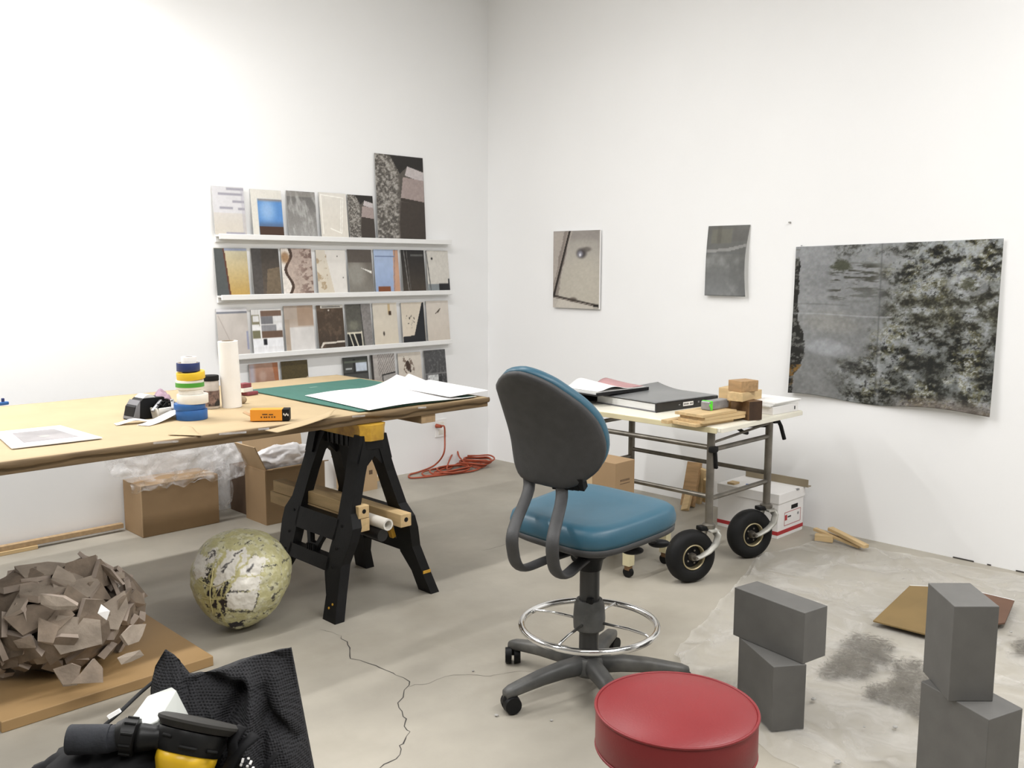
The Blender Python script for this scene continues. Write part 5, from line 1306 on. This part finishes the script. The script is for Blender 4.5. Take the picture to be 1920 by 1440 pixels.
# wooden strips along the left wall
o = MB().box2((-4.7, -.055, .022), (-3.02, -.018, .05), bev=.002).build('wood_strip', 'beam_wood'); tag(rebase(o), 'long pine strip lying along the left wall', 'strip', 'wood strips along the left wall')
o = MB().box2((-4.7, -.065, 0), (-3.50, -.018, .0215), bev=.002).build('wood_strip', 'pine_x'); tag(rebase(o), 'shorter pine strip under the long one by the left wall', 'strip', 'wood strips along the left wall')
o = MB().box2((-1.27, -.05, 0), (-1.0, -.015, .028), bev=.002).build('wood_strip', 'pine_x'); tag(rebase(o), 'short pine strip by the wall near the orange cord', 'strip', 'wood strips along the left wall')

# ------------------------------------------------------------------ orange extension cord
def spline(pts, n=8, closed=False):
    P = []; m_ = len(pts)
    for i in range(m_ if closed else m_-1):
        if closed: p0, p1, p2, p3 = pts[i-1], pts[i], pts[(i+1) % m_], pts[(i+2) % m_]
        else: p0, p1, p2, p3 = pts[max(i-1, 0)], pts[i], pts[i+1], pts[min(i+2, m_-1)]
        for j in range(n):
            f = j/n; P.append(0.5*((2*p1)+(p2-p0)*f+(2*p0-5*p1+4*p2-p3)*f*f+(3*p1-p0-3*p2+p3)*f**3))
    if not closed: P.append(pts[-1])
    return P
pl = onL(821, 799, .03)
t = thing('extension_cord', 'orange extension cord running from the socket to a coil on the floor', 'cord', onz(850, 888), 0)
mb = MB(); mb.cyl((pl.x, -.012, pl.z), (pl.x+.01, -.06, pl.z), .017, 14, .012); mb.build('plug', 'cord_orange', t, smooth=True, world=True)
path = [V((pl.x+.01, -.055, pl.z)), onL(833, 800, .10), onL(834, 820, .09), onL(832, 850, .12)]
path += [onz(815, 872, .03), onz(785, 885, .012), onz(768, 890, .008), onz(770, 896, .008), onz(800, 894, .008), onz(850, 888, .008), onz(890, 882, .010), onz(905, 872, .012), onz(890, 864, .014), onz(860, 870, .016), onz(835, 878, .018), onz(815, 886, .018), onz(850, 886, .022), onz(880, 878, .024), onz(862, 858, .06), onz(857, 846, .10), onz(848, 852, .08), onz(838, 880, .02)]
def lap(c, rx, ry, z, a0): return [c+V((rx*math.cos(a0+k*PI/4), ry*math.sin(a0+k*PI/4), z+.006*(k % 3))) for k in range(8)]
cc_ = onz(885, 874)
for k in range(5): path += lap(V((cc_.x+.01*k, cc_.y-.01*k, 0)), .10+.012*(k % 3), .13-.012*(k % 2), .012+.012*k, 2.0+.1*k)
MB().tube(spline(path, 6), .0065, 8).build('cable', 'cord_orange', t, smooth='all', world=True)
path = []
c2 = onz(835, 885)
for k in range(3): path += lap(V((c2.x+.03*k, c2.y-.02*k, 0)), .22-.03*k, .085, .008+.010*k, 1.0)
MB().tube(spline(path, 6), .0065, 8).build('cable_loops', 'cord_orange', t, smooth='all', world=True)

# ------------------------------------------------------------------ board with the shard sculpture
t = thing('mdf_board', 'square tan board lying on the floor under the shard pile', 'board', (-3.91, -1.77, 0), 0)
MB().box2((-4.29, -2.165, 0), (-3.525, -1.375, .04), bev=.003).build('board_slab', 'mdf', t, world=True)
rnd = random.Random(11)
sc_ = V((-3.965, -1.80, .04)); RR = V((.285, .27, .30))
t = thing('shard_sculpture', 'rough mound of broken brown plaster shards on the tan board', 'sculpture', sc_, 0)
mb = MB(); bmesh.ops.create_icosphere(mb.bm, subdivisions=4, radius=1.0)
for v in mb.bm.verts:
    d = v.co.normalized(); k = .80+.16*fb(d.x*2.4, d.y*2.4, d.z*2.4)
    v.co = V((d.x*RR.x*k, d.y*RR.y*k, max(0.0, .16+d.z*RR.z*.72*k)))
mb.build('dark_core', mat('core_dark', (.075, .058, .042), .9, var=.3, scale=9), t, smooth='all')
def shard(size, th, seed, m_, pos, nrm, spin, el=1.0):
    r = random.Random(seed); n = r.choice((4, 5, 5, 6)); pts = []
    for k in range(n):
        a = 2*PI*(k+r.uniform(-.3, .3))/n; rad = size*r.uniform(.6, 1.15); pts.append(V((math.cos(a)*rad*el, math.sin(a)*rad/el, 0)))
    mb = MB(); top = []; bot = []
    M_ = nrm.to_track_quat('Z', 'Y').to_matrix() @ Matrix.Rotation(spin, 3, 'Z')
    for p in pts:
        jit = V((r.uniform(-1, 1), r.uniform(-1, 1), 0))*.006
        top.append(mb.bm.verts.new(pos+M_ @ (p+V((0, 0, th/2+r.uniform(-.003, .004)))))); bot.append(mb.bm.verts.new(pos+M_ @ (p*.96+jit+V((0, 0, -th/2)))))
    c = mb.bm.verts.new(pos+M_ @ V((r.uniform(-.3, .3)*size, r.uniform(-.3, .3)*size, th/2+r.uniform(-.002, .008))))
    for k in range(n):
        k2 = (k+1) % n; mb.bm.faces.new((c, top[k], top[k2])); sf = mb.bm.faces.new((top[k], bot[k], bot[k2], top[k2])); sf.material_index = 1
    mb.bm.faces.new(bot[::-1])
    o = mb.build('shard', m_, t)
    o.data.materials.append(MATS['plaster_edge'])
    return o
ga = PI*(3-math.sqrt(5)); NS = 120
for k in range(NS):
    zz = 1-(k+.5)/NS*1.66; r_ = math.sqrt(max(0, 1-zz*zz)); a = ga*k+.3
    d = V((math.cos(a)*r_, math.sin(a)*r_, zz))
    bulge = .90+.20*fb(d.x*1.7+3, d.y*1.7, d.z*1.7+5, 2)
    p = V((d.x*RR.x*bulge, d.y*RR.y*bulge, .175+d.z*RR.z*.70*bulge))
    if p.z < .030: continue
    n_ = (d+V((rnd.uniform(-1, 1), rnd.uniform(-1, 1), rnd.uniform(-.9, .7)))*.42).normalized()
    big = rnd.random() < .45
    sz = rnd.uniform(.066, .098) if big else rnd.uniform(.038, .062)
    shard(sz, rnd.uniform(.012, .028), k*7+1, 'plaster_pale' if rnd.random() < .2 else 'plaster', p, n_, rnd.uniform(0, 6.28), rnd.uniform(.75, 1.35))
# upright fragments near the top and a bright chip, loose foot pieces
def s_at(px, py, dp, size, nrm, m_, seed, el=1.0, th=.014, spin=0.3):
    p = ond(px, py, dp)-sc_; shard(size, th, seed, m_, p, V(nrm).normalized(), spin, el)
dp0 = (sc_+V((0, 0, .2))-CAM).dot(FWD)
s_at(158, 1078, dp0, .075, (-.4, -.8, .35), 'plaster', 901, 1.1, .018); s_at(190, 1080, dp0, .06, (.6, -.7, .3), 'plaster', 902, 1.0, .02)
s_at(209, 1075, dp0-.02, .042, (-.9, -.2, .1), 'plaster', 903, .55, .012, 1.2); s_at(100, 1088, dp0, .06, (-.2, -.5, .8), 'plaster', 904, 1.3); s_at(225, 1078, dp0, .018, (.2, -.8, .3), 'plaster_pale', 905)
s_at(194, 1148, dp0-.27, .026, (-.3, -.9, .4), 'white_paper', 906, .9, .008); s_at(108, 1130, dp0-.27, .06, (-.75, -.65, .2), 'plaster_pale', 907, .6, .016, 1.4)
s_at(168, 1265, dp0-.33, .055, (-.2, -.8, .6), 'plaster', 908, 1.2, .014, .2); s_at(130, 1262, dp0-.34, .05, (-.5, -.8, .5), 'plaster', 909, .9); s_at(242, 1232, dp0-.30, .042, (.3, -.9, .3), 'plaster_pale', 910, .6, .012, 1.5)
s_at(250, 1190, dp0-.22, .05, (.5, -.8, .3), 'plaster_pale', 911, .7, .014, 1.5)

# ------------------------------------------------------------------ taped paper ball
bc_ = V((-3.238, -1.855, .205)); BR = .208
ball = thing('paper_ball', 'lumpy pale yellow paper and tape ball on the floor by the sawhorse', 'paper ball', (bc_.x, bc_.y, 0), 0)
def hit(px, py):
    d = ray(px, py); oc = CAM-bc_; b = oc.dot(d); c = oc.dot(oc)-BR*BR; D_ = b*b-c
    return (oc+d*(-b-math.sqrt(max(D_, 0)))).normalized()
BN = hit(436, 1088); BA = RGT.copy(); BA = (BA-BN*BA.dot(BN)).normalized(); BU = BN.cross(BA)
if BU.z < 0: BU = -BU
LUMPS = [(V((.55, -.35, .5)), .10), (V((.2, .4, .85)), .05), (V((.8, -.5, -.25)), .06), (V((.75, -.35, -.75)), -.13), (V((-.55, .1, .6)), .05), (V((-.6, .55, -.55)), -.08), (V((.0, -.9, .45)), .04), (V((.1, -.6, -.8)), .02), (V((-.9, -.1, .1)), -.03)]
def ballr(d):
    k = 1+.035*fb(d.x*1.6+2, d.y*1.6, d.z*1.6)+.016*fb(d.x*5, d.y*5, d.z*5)+.006*abs(fb(d.x*14, d.y*14, d.z*14))
    for c_, a_ in LUMPS: k += a_*max(0.0, d.dot(c_.normalized())-.45)**1.3*2.0
    r = d*BR*k
    if r.z < -.2045: r.z = -.2045
    return bc_+r
def ball_mat():
    M = bpy.data.materials.new('ball_skin'); M.use_nodes = True; N = M.node_tree.nodes; L = M.node_tree.links
    b = N['Principled BSDF']; b.inputs['Roughness'].default_value = .42
    at = N.new('ShaderNodeAttribute'); at.attribute_name = 'Col'; L.new(at.outputs['Color'], b.inputs['Base Color'])
    tc = N.new('ShaderNodeTexCoord'); n = N.new('ShaderNodeTexNoise'); n.inputs['Scale'].default_value = 22; n.inputs['Detail'].default_value = 5; n.inputs['Distortion'].default_value = 1.5
    bp_ = N.new('ShaderNodeBump'); bp_.inputs['Strength'].default_value = .45; bp_.inputs['Distance'].default_value = .008
    L.new(tc.outputs['Object'], n.inputs['Vector']); L.new(n.outputs['Fac'], bp_.inputs['Height']); L.new(bp_.outputs['Normal'], b.inputs['Normal']); MATS['ball_skin'] = M
ball_mat()
mb = MB(); bmesh.ops.create_icosphere(mb.bm, subdivisions=7, radius=1.0)
dirs = [v.co.normalized() for v in mb.bm.verts]
for v, d in zip(mb.bm.verts, dirs): v.co = ballr(d)
body = mb.build('ball_body', 'ball_skin', ball, smooth='all', world=True)
# pigment: yellow glue skin, torn white paper, black tears, glue strings, laid out on the ball's own surface
def tri(p): return ((p-BN*0).dot(BA)*BR/.00234+436, 1088-(p.dot(BU))*BR/.00234)
D = np.array([tuple(d) for d in dirs]); front = D @ np.array(BN) > .15
X = D @ np.array(BA)*BR/.00234+436; Y = 1088-D @ np.array(BU)*BR/.00234
nz = np.array([fb(d.x*7, d.y*7, d.z*7, 4) for d in dirs]); nf = np.array([fb(d.x*24, d.y*24, d.z*24, 3) for d in dirs]); ns = np.array([fb(d.x*9+d.z*9, d.y*26-d.x*8, d.z*5, 3) for d in dirs])
base = np.zeros((len(dirs), 3)); base[:] = (.50, .47, .25)
def put(mask, c, a=1.0):
    global base
    mk = np.clip(mask, 0, 1)[:, None]*a; base = base*(1-mk)+mk*np.array(c)
put(sstep(-.1, .35, nz), (.60, .58, .40)); put(sstep(.15, .45, nf), (.42, .40, .20), .5); put(sstep(.34, .42, ns)*sstep(.0, .3, nz), (.06, .05, .04), .8)
def inpoly(pts, jag=3.0):
    x = X+nf*jag; y = Y+nz*jag; ins = np.zeros(len(X), bool); j_ = len(pts)-1
    for i_ in range(len(pts)):
        xi, yi = pts[i_]; xj, yj = pts[j_]
        if yi != yj: ins ^= ((yi > y) != (yj > y)) & (x < (xj-xi)*(y-yi)/(yj-yi)+xi)
        j_ = i_
    return (ins & front).astype(float)
WH = (.72, .69, .62); BK = (.018, .014, .02)
for pts in ([(360,1050),(384,1044),(390,1078),(362,1084)], [(384,1048),(404,1036),(404,1052),(388,1064)]): put(inpoly(pts, 8), WH)
put(inpoly([(384,1076),(410,1066),(432,1100),(428,1130),(416,1160),(388,1136)], 14), BK); put(inpoly([(452,1050),(470,1046),(466,1076),(440,1080)], 10), BK, .5)
put(inpoly([(410,1044),(450,1032),(462,1046),(436,1082),(414,1104),(398,1094)], 6), WH); put(inpoly([(446,1046),(488,1052),(480,1078),(446,1080)], 7), WH)
put(inpoly([(436,1082),(484,1080),(480,1104),(432,1108)], 5), WH); put(inpoly([(428,1110),(480,1106),(474,1140),(426,1136)], 5), WH)
put(inpoly([(424,1164),(456,1158),(452,1172),(426,1174)], 6), BK)
def ln(p, q, w_, c, a=1.0):
    dx, dy = q[0]-p[0], q[1]-p[1]; x = X+nz*5; y = Y+nf*3; t_ = np.clip(((x-p[0])*dx+(y-p[1])*dy)/(dx*dx+dy*dy), 0, 1)
    put((1-sstep(w_*.6, w_*1.3, np.hypot(x-p[0]-t_*dx, y-p[1]-t_*dy)))*front, c, a)
YS = (.50, .46, .22)
for p, q, w_ in (((420,1040),(384,1124),3.2), ((384,1124),(380,1150),4), ((374,1088),(404,1150),3), ((366,1098),(392,1120),4), ((404,1104),(390,1160),2.2), ((424,1092),(404,1150),1.8), ((392,1080),(420,1150),1.8), ((372,1124),(424,1118),1.6), ((410,1128),(424,1168),2.5), ((462,1046),(424,1112),2.2), ((434,1082),(482,1080),1.2), ((380,1140),(412,1142),2.6), ((448,1044),(440,1080),1.6)): ln(p, q, w_, YS)
for p, q, w_ in (((386,1052),(404,1042),1.6), ((466,1062),(460,1072),3), ((436,1046),(446,1036),1.4), ((430,1140),(470,1144),1.8), ((478,1112),(472,1140),1.2), ((390,1042),(404,1038),1.2), ((500,1124),(510,1104),1.0), ((482,1066),(500,1064),1.0), ((434,1108),(462,1106),1.3), ((508,1060),(516,1052),1.0), ((488,1150),(500,1140),1.0), ((450,1030),(460,1022),1.0), ((416,1074),(432,1052),1.2), ((520,1080),(524,1092),.9)): ln(p, q, w_, BK, .9)
at = body.data.color_attributes.new('Col', 'FLOAT_COLOR', 'POINT'); at.data.foreach_set('color', np.concatenate([base, np.ones((len(base), 1))], 1).ravel().astype(np.float32))
# loose glue strings standing proud of the surface
for pts, w_ in ((((372,1085),(400,1100),(428,1088)), .0016), (((402,1066),(394,1110),(400,1152)), .0026), (((422,1090),(404,1118),(392,1150)), .0014), (((376,1120),(404,1124),(422,1118)), .0014)):
    P = [hit(*p) for p in pts]
    MB().tube([ballr(p.normalized())+p*.003 for p in spline(P, 5)], w_, 6).build('glue_string', mat('ball_string', (.55, .49, .24), .5, var=.15), ball, smooth='all', world=True)

# ------------------------------------------------------------------ foreground: side table below the frame, mesh bag, sander, charger
FH = V((FWD.x, FWD.y, 0)).normalized(); RH_ = V((FH.y, -FH.x, 0))
tc_ = ond(330, 1440, 1.42); tc_.z = 0
SZT = .655
t = thing('side_table', 'small black side table carrying the bag and sander', 'table', tc_, math.atan2(RH_.y, RH_.x))
MB().box((0, -.02, SZT-.012), (.56, .36, .024), bev=.004).build('table_top', 'black_matte', t)
for sx_ in (-1, 1):
    for sy_ in (-1, 1): MB().cyl((sx_*.25, -.02+sy_*.15, 0), (sx_*.25, -.02+sy_*.15, SZT-.024), .016, 12).build('table_leg', 'steel_tube', t, smooth=True)
# the bag: a standing, half collapsed sack with folds
topP = [(284,1292),(292,1248),(310,1217),(336,1236),(356,1262),(385,1260),(420,1248),(470,1232),(520,1219),(546,1214)]
DB = 1.50
FOLDS = [([(385, 1262), (430, 1262), (462, 1268)], -.016, 9), ([(462, 1268), (448, 1290), (425, 1330), (420, 1370)], -.022, 13), ([(360, 1250), (420, 1248), (470, 1256), (487, 1275), (482, 1330), (470, 1400), (465, 1460)], .024, 15),
         ([(497, 1268), (512, 1296), (540, 1312), (556, 1330)], -.018, 9), ([(503, 1300), (505, 1360), (512, 1450)], -.014, 10), ([(520, 1252), (548, 1300), (566, 1400)], .012, 16), ([(300, 1270), (340, 1300), (400, 1380)], .012, 22), ([(440, 1330), (447, 1400), (445, 1460)], -.016, 8)]
def top_at(u):
    k = u*(len(topP)-1); i = min(int(k), len(topP)-2); f = k-i; return (topP[i][0]*(1-f)+topP[i+1][0]*f, topP[i][1]*(1-f)+topP[i+1][1]*f)
def bag(u, v, side):
    """u across, v 0 bottom .. 1 top; side +1 front (to the camera), -1 back"""
    tx_, ty_ = top_at(u); T = ond(tx_, ty_, DB); bx_ = 278+u*330; Bp = ond(bx_, 1470, DB-.01); Bp.z = SZT
    p = Bp.lerp(T, v)
    e = (1-abs(2*u-1)**3); puff = .075*e*(1-v**2.2)+.006*(1-v)+.002
    fold = .026*e*fb(u*2.6+.7*v, v*1.4, 2.0)
    if side > 0:
        X_, Y_ = bx_+(tx_-bx_)*v, 1470+(ty_-1470)*v
        for pts, A_, w_f in FOLDS:
            dmin = 1e9
            for (ax_, ay_), (cx2, cy2) in zip(pts, pts[1:]):
                dx, dy = cx2-ax_, cy2-ay_; tt = max(0, min(1, ((X_-ax_)*dx+(Y_-ay_)*dy)/(dx*dx+dy*dy))); dmin = min(dmin, math.hypot(X_-ax_-tt*dx, Y_-ay_-tt*dy))
            fold += A_*math.exp(-(dmin/w_f)**2)
    return p-FH*side*(puff+fold*.9)+V((0, 0, 0))
BG = ond(430, 1440, DB); t = thing('mesh_bag', 'black mesh fabric bag slumped at the lower left corner', 'bag', (BG.x, BG.y, SZT), 0)
NU, NV = 110, 90
mb = MB(); R1 = [[mb.bm.verts.new(bag(i/NU, j/NV, 1)) for i in range(NU+1)] for j in range(NV+1)]; R2 = [[mb.bm.verts.new(bag(i/NU, j/NV, -1)) for i in range(NU+1)] for j in range(NV+1)]
for j in range(NV):
    for i in range(NU):
        mb.bm.faces.new((R1[j][i], R1[j][i+1], R1[j+1][i+1], R1[j+1][i])); mb.bm.faces.new((R2[j][i], R2[j+1][i], R2[j+1][i+1], R2[j][i+1]))
    mb.bm.faces.new((R1[j][0], R1[j+1][0], R2[j+1][0], R2[j][0])); mb.bm.faces.new((R1[j][NU], R2[j][NU], R2[j+1][NU], R1[j+1][NU]))
for i in range(NU):
    mb.bm.faces.new((R1[NV][i], R1[NV][i+1], R2[NV][i+1], R2[NV][i])); mb.bm.faces.new((R1[0][i], R2[0][i], R2[0][i+1], R1[0][i+1]))
mb.build('bag_body', 'mesh_fabric', t, smooth='all', world=True)
# smooth lining tip, lower flap lump, straps, lettering
mb = crumple(ond(235, 1452, 1.42), (.15, .10, .058), .12, 2.0, 30, 4)
for v in mb.bm.verts: v.co.z = max(v.co.z, SZT+.002)
mb.build('bag_flap', 'bag_strap', t, smooth='all', world=True)
def strap(pts, r_, nm='strap', m_='bag_strap', el=(1.6, .5)):
    MB().tube(spline([ond(*p) for p in pts], 6), r_, 8, ellipse=el).build(nm, m_, t, smooth='all', world=True)
strap([(300,1268,1.52),(262,1300,1.50),(225,1335,1.46),(190,1365,1.43),(150,1400,1.42),(95,1442,1.42)], .0035)
strap([(455,1362,1.40),(436,1390,1.385),(438,1420,1.38),(425,1450,1.38)], .007); strap([(480,1378,1.395),(452,1402,1.38),(430,1436,1.375),(410,1470,1.375)], .008)
strap([(520,1412,1.41),(500,1436,1.40),(484,1465,1.40)], .004)
tagp = [ond(*p) for p in ((200,1343,1.44),(222,1330,1.44),(226,1336,1.435),(205,1349,1.435))]
MB().prism(tagp, FH*.004).build('white_tag', 'white_paper', t, world=True)
lp = [(452,1434),(455,1426),(466,1422),(470,1430),(464,1437),(474,1441)]
for k, (x, y) in enumerate(lp):
    c = ond(x, y, 1.368); MB().box(c, (.003, .003, .006 if k % 2 else .003), rotm(.2, .3*k, YAW)).build('letter_mark', 'white_paper', t, world=True)
for k, (x, y) in enumerate(((511,1328),(517,1330),(513,1334),(520,1346),(508,1341),(532,1322),(537,1351),(511,1409),(516,1415),(504,1418),(540,1370))):
    pass
# white charger box
c = ond(300, 1330, 1.44)
t = thing('white_charger', 'white boxy charger leaning against the black mesh bag', 'charger', c-V((0, 0, .07)), 0)
w0, w1, w2, w3, w4, w5, w6 = [ond(*p) for p in ((246,1346,1.425),(276,1305,1.46),(322,1288,1.475),(330,1294,1.455),(296,1352,1.395),(262,1366,1.392),(350,1340,1.45))]
bv = V((0, 0, -.10)); 
mb = MB(); vs1 = [mb.bm.verts.new(p) for p in (w0, w1, w2, w3, w4, w5)]; mb.bm.faces.new(vs1)
lo_ = [mb.bm.verts.new(p+q_) for p, q_ in ((w0, bv+FH*.02), (w1, bv+FH*.03), (w2, bv+FH*.03+RH_*.02), (w3, (w6-w3)*2.0+FH*.01), (w4, (w6-w3)*2.0), (w5, bv))]
for k in range(6): mb.bm.faces.new((vs1[k], lo_[k], lo_[(k+1) % 6], vs1[(k+1) % 6]))
mb.bm.faces.new(lo_[::-1]); bmesh.ops.triangulate(mb.bm, faces=[f for f in mb.bm.faces if len(f.verts) > 4])
bmesh.ops.bevel(mb.bm, geom=list(mb.bm.edges), offset=.0012, segments=1, affect='EDGES'); mb.build('charger_body', 'charger_white', t, world=True)
# palm sander lying upside down
pc = ond(374, 1354, 1.40); ax = (V((0, 0, 1))*math.cos(math.radians(18))+FH*math.sin(math.radians(30))+RH_*math.sin(math.radians(12))).normalized()
t = thing('orbital_sander', 'black and yellow palm sander lying upside down in the foreground', 'sander', pc-V((0, 0, .11)), 0)
Q = ax.to_track_quat('Z', 'Y').to_matrix()
W_ = lambda mb, nm, m_, sm=True: mb.build(nm, m_, t, smooth=sm, world=True)
W_(MB().lathe([(0, .006), (.056, .005), (.0615, .002), (.0615, -.002), (.053, -.011), (0, -.010)], pc, 48, Q), 'sanding_pad', 'sander_pad', True)
bo = pc-ax*.012-RH_*.004
W_(MB().lathe([(0, 0), (.051, 0), (.053, -.006), (.050, -.024), (.046, -.032), (.0, -.032)], bo, 40, Q), 'skirt', 'sander_black', True)
W_(MB().lathe([(0, -.030), (.045, -.032), (.044, -.046), (.036, -.066), (.024, -.084), (0, -.090)], bo, 40, Q), 'yellow_cap', 'sander_yellow', 'all')
for a0, a1, zz in ((-2.15, -1.85, -.011), (-1.55, -1.05, -.022), (-.75, -.4, -.022)):
    pts = []
    for k in range(9):
        a = a0+(a1-a0)*k/8; v0 = Q.transposed() @ RH_; base = math.atan2(v0.y, v0.x)
        pts.append(bo+Q @ V((.0522*math.cos(base+a), .0522*math.sin(base+a), zz)))
    W_(MB().tube(pts, .0028, 6), 'vent_slot', 'black_matte', 'all')
d0 = ond(310, 1382, 1.378); d1 = ond(258, 1383, 1.372); d2 = ond(232, 1380, 1.37); d3 = ond(208, 1385, 1.368); d4 = ond(128, 1387, 1.36)
W_(MB().tube([d0+(d0-d1)*.25, d0.lerp(d1, .35), d0.lerp(d1, .8), d1], [.022, .017, .0205, .021], 20), 'dust_port', 'sander_black', 'all')
W_(MB().tube([d1, d1.lerp(d2, .1), d2, d2.lerp(d3, .3)], [.021, .0265, .0265, .022], 24), 'port_collar', 'sander_black', 30)
for k in range(10):
    a = 2*PI*k/10; dd = (d2-d1).normalized(); aa = dd.cross(V((0, 0, 1))).normalized(); bb_ = dd.cross(aa)
    W_(MB().tube([d1.lerp(d2, .15)+(aa*math.cos(a)+bb_*math.sin(a))*.0268, d1.lerp(d2, .95)+(aa*math.cos(a)+bb_*math.sin(a))*.0268], .0022, 6), 'collar_rib', 'sander_black')
W_(MB().tube([d2.lerp(d3, .25), d3, d3.lerp(d4, .02), d3.lerp(d4, .96), d4], [.019, .019, .0205, .0215, .0200], 28), 'foam_sleeve', 'foam_grey', 30)
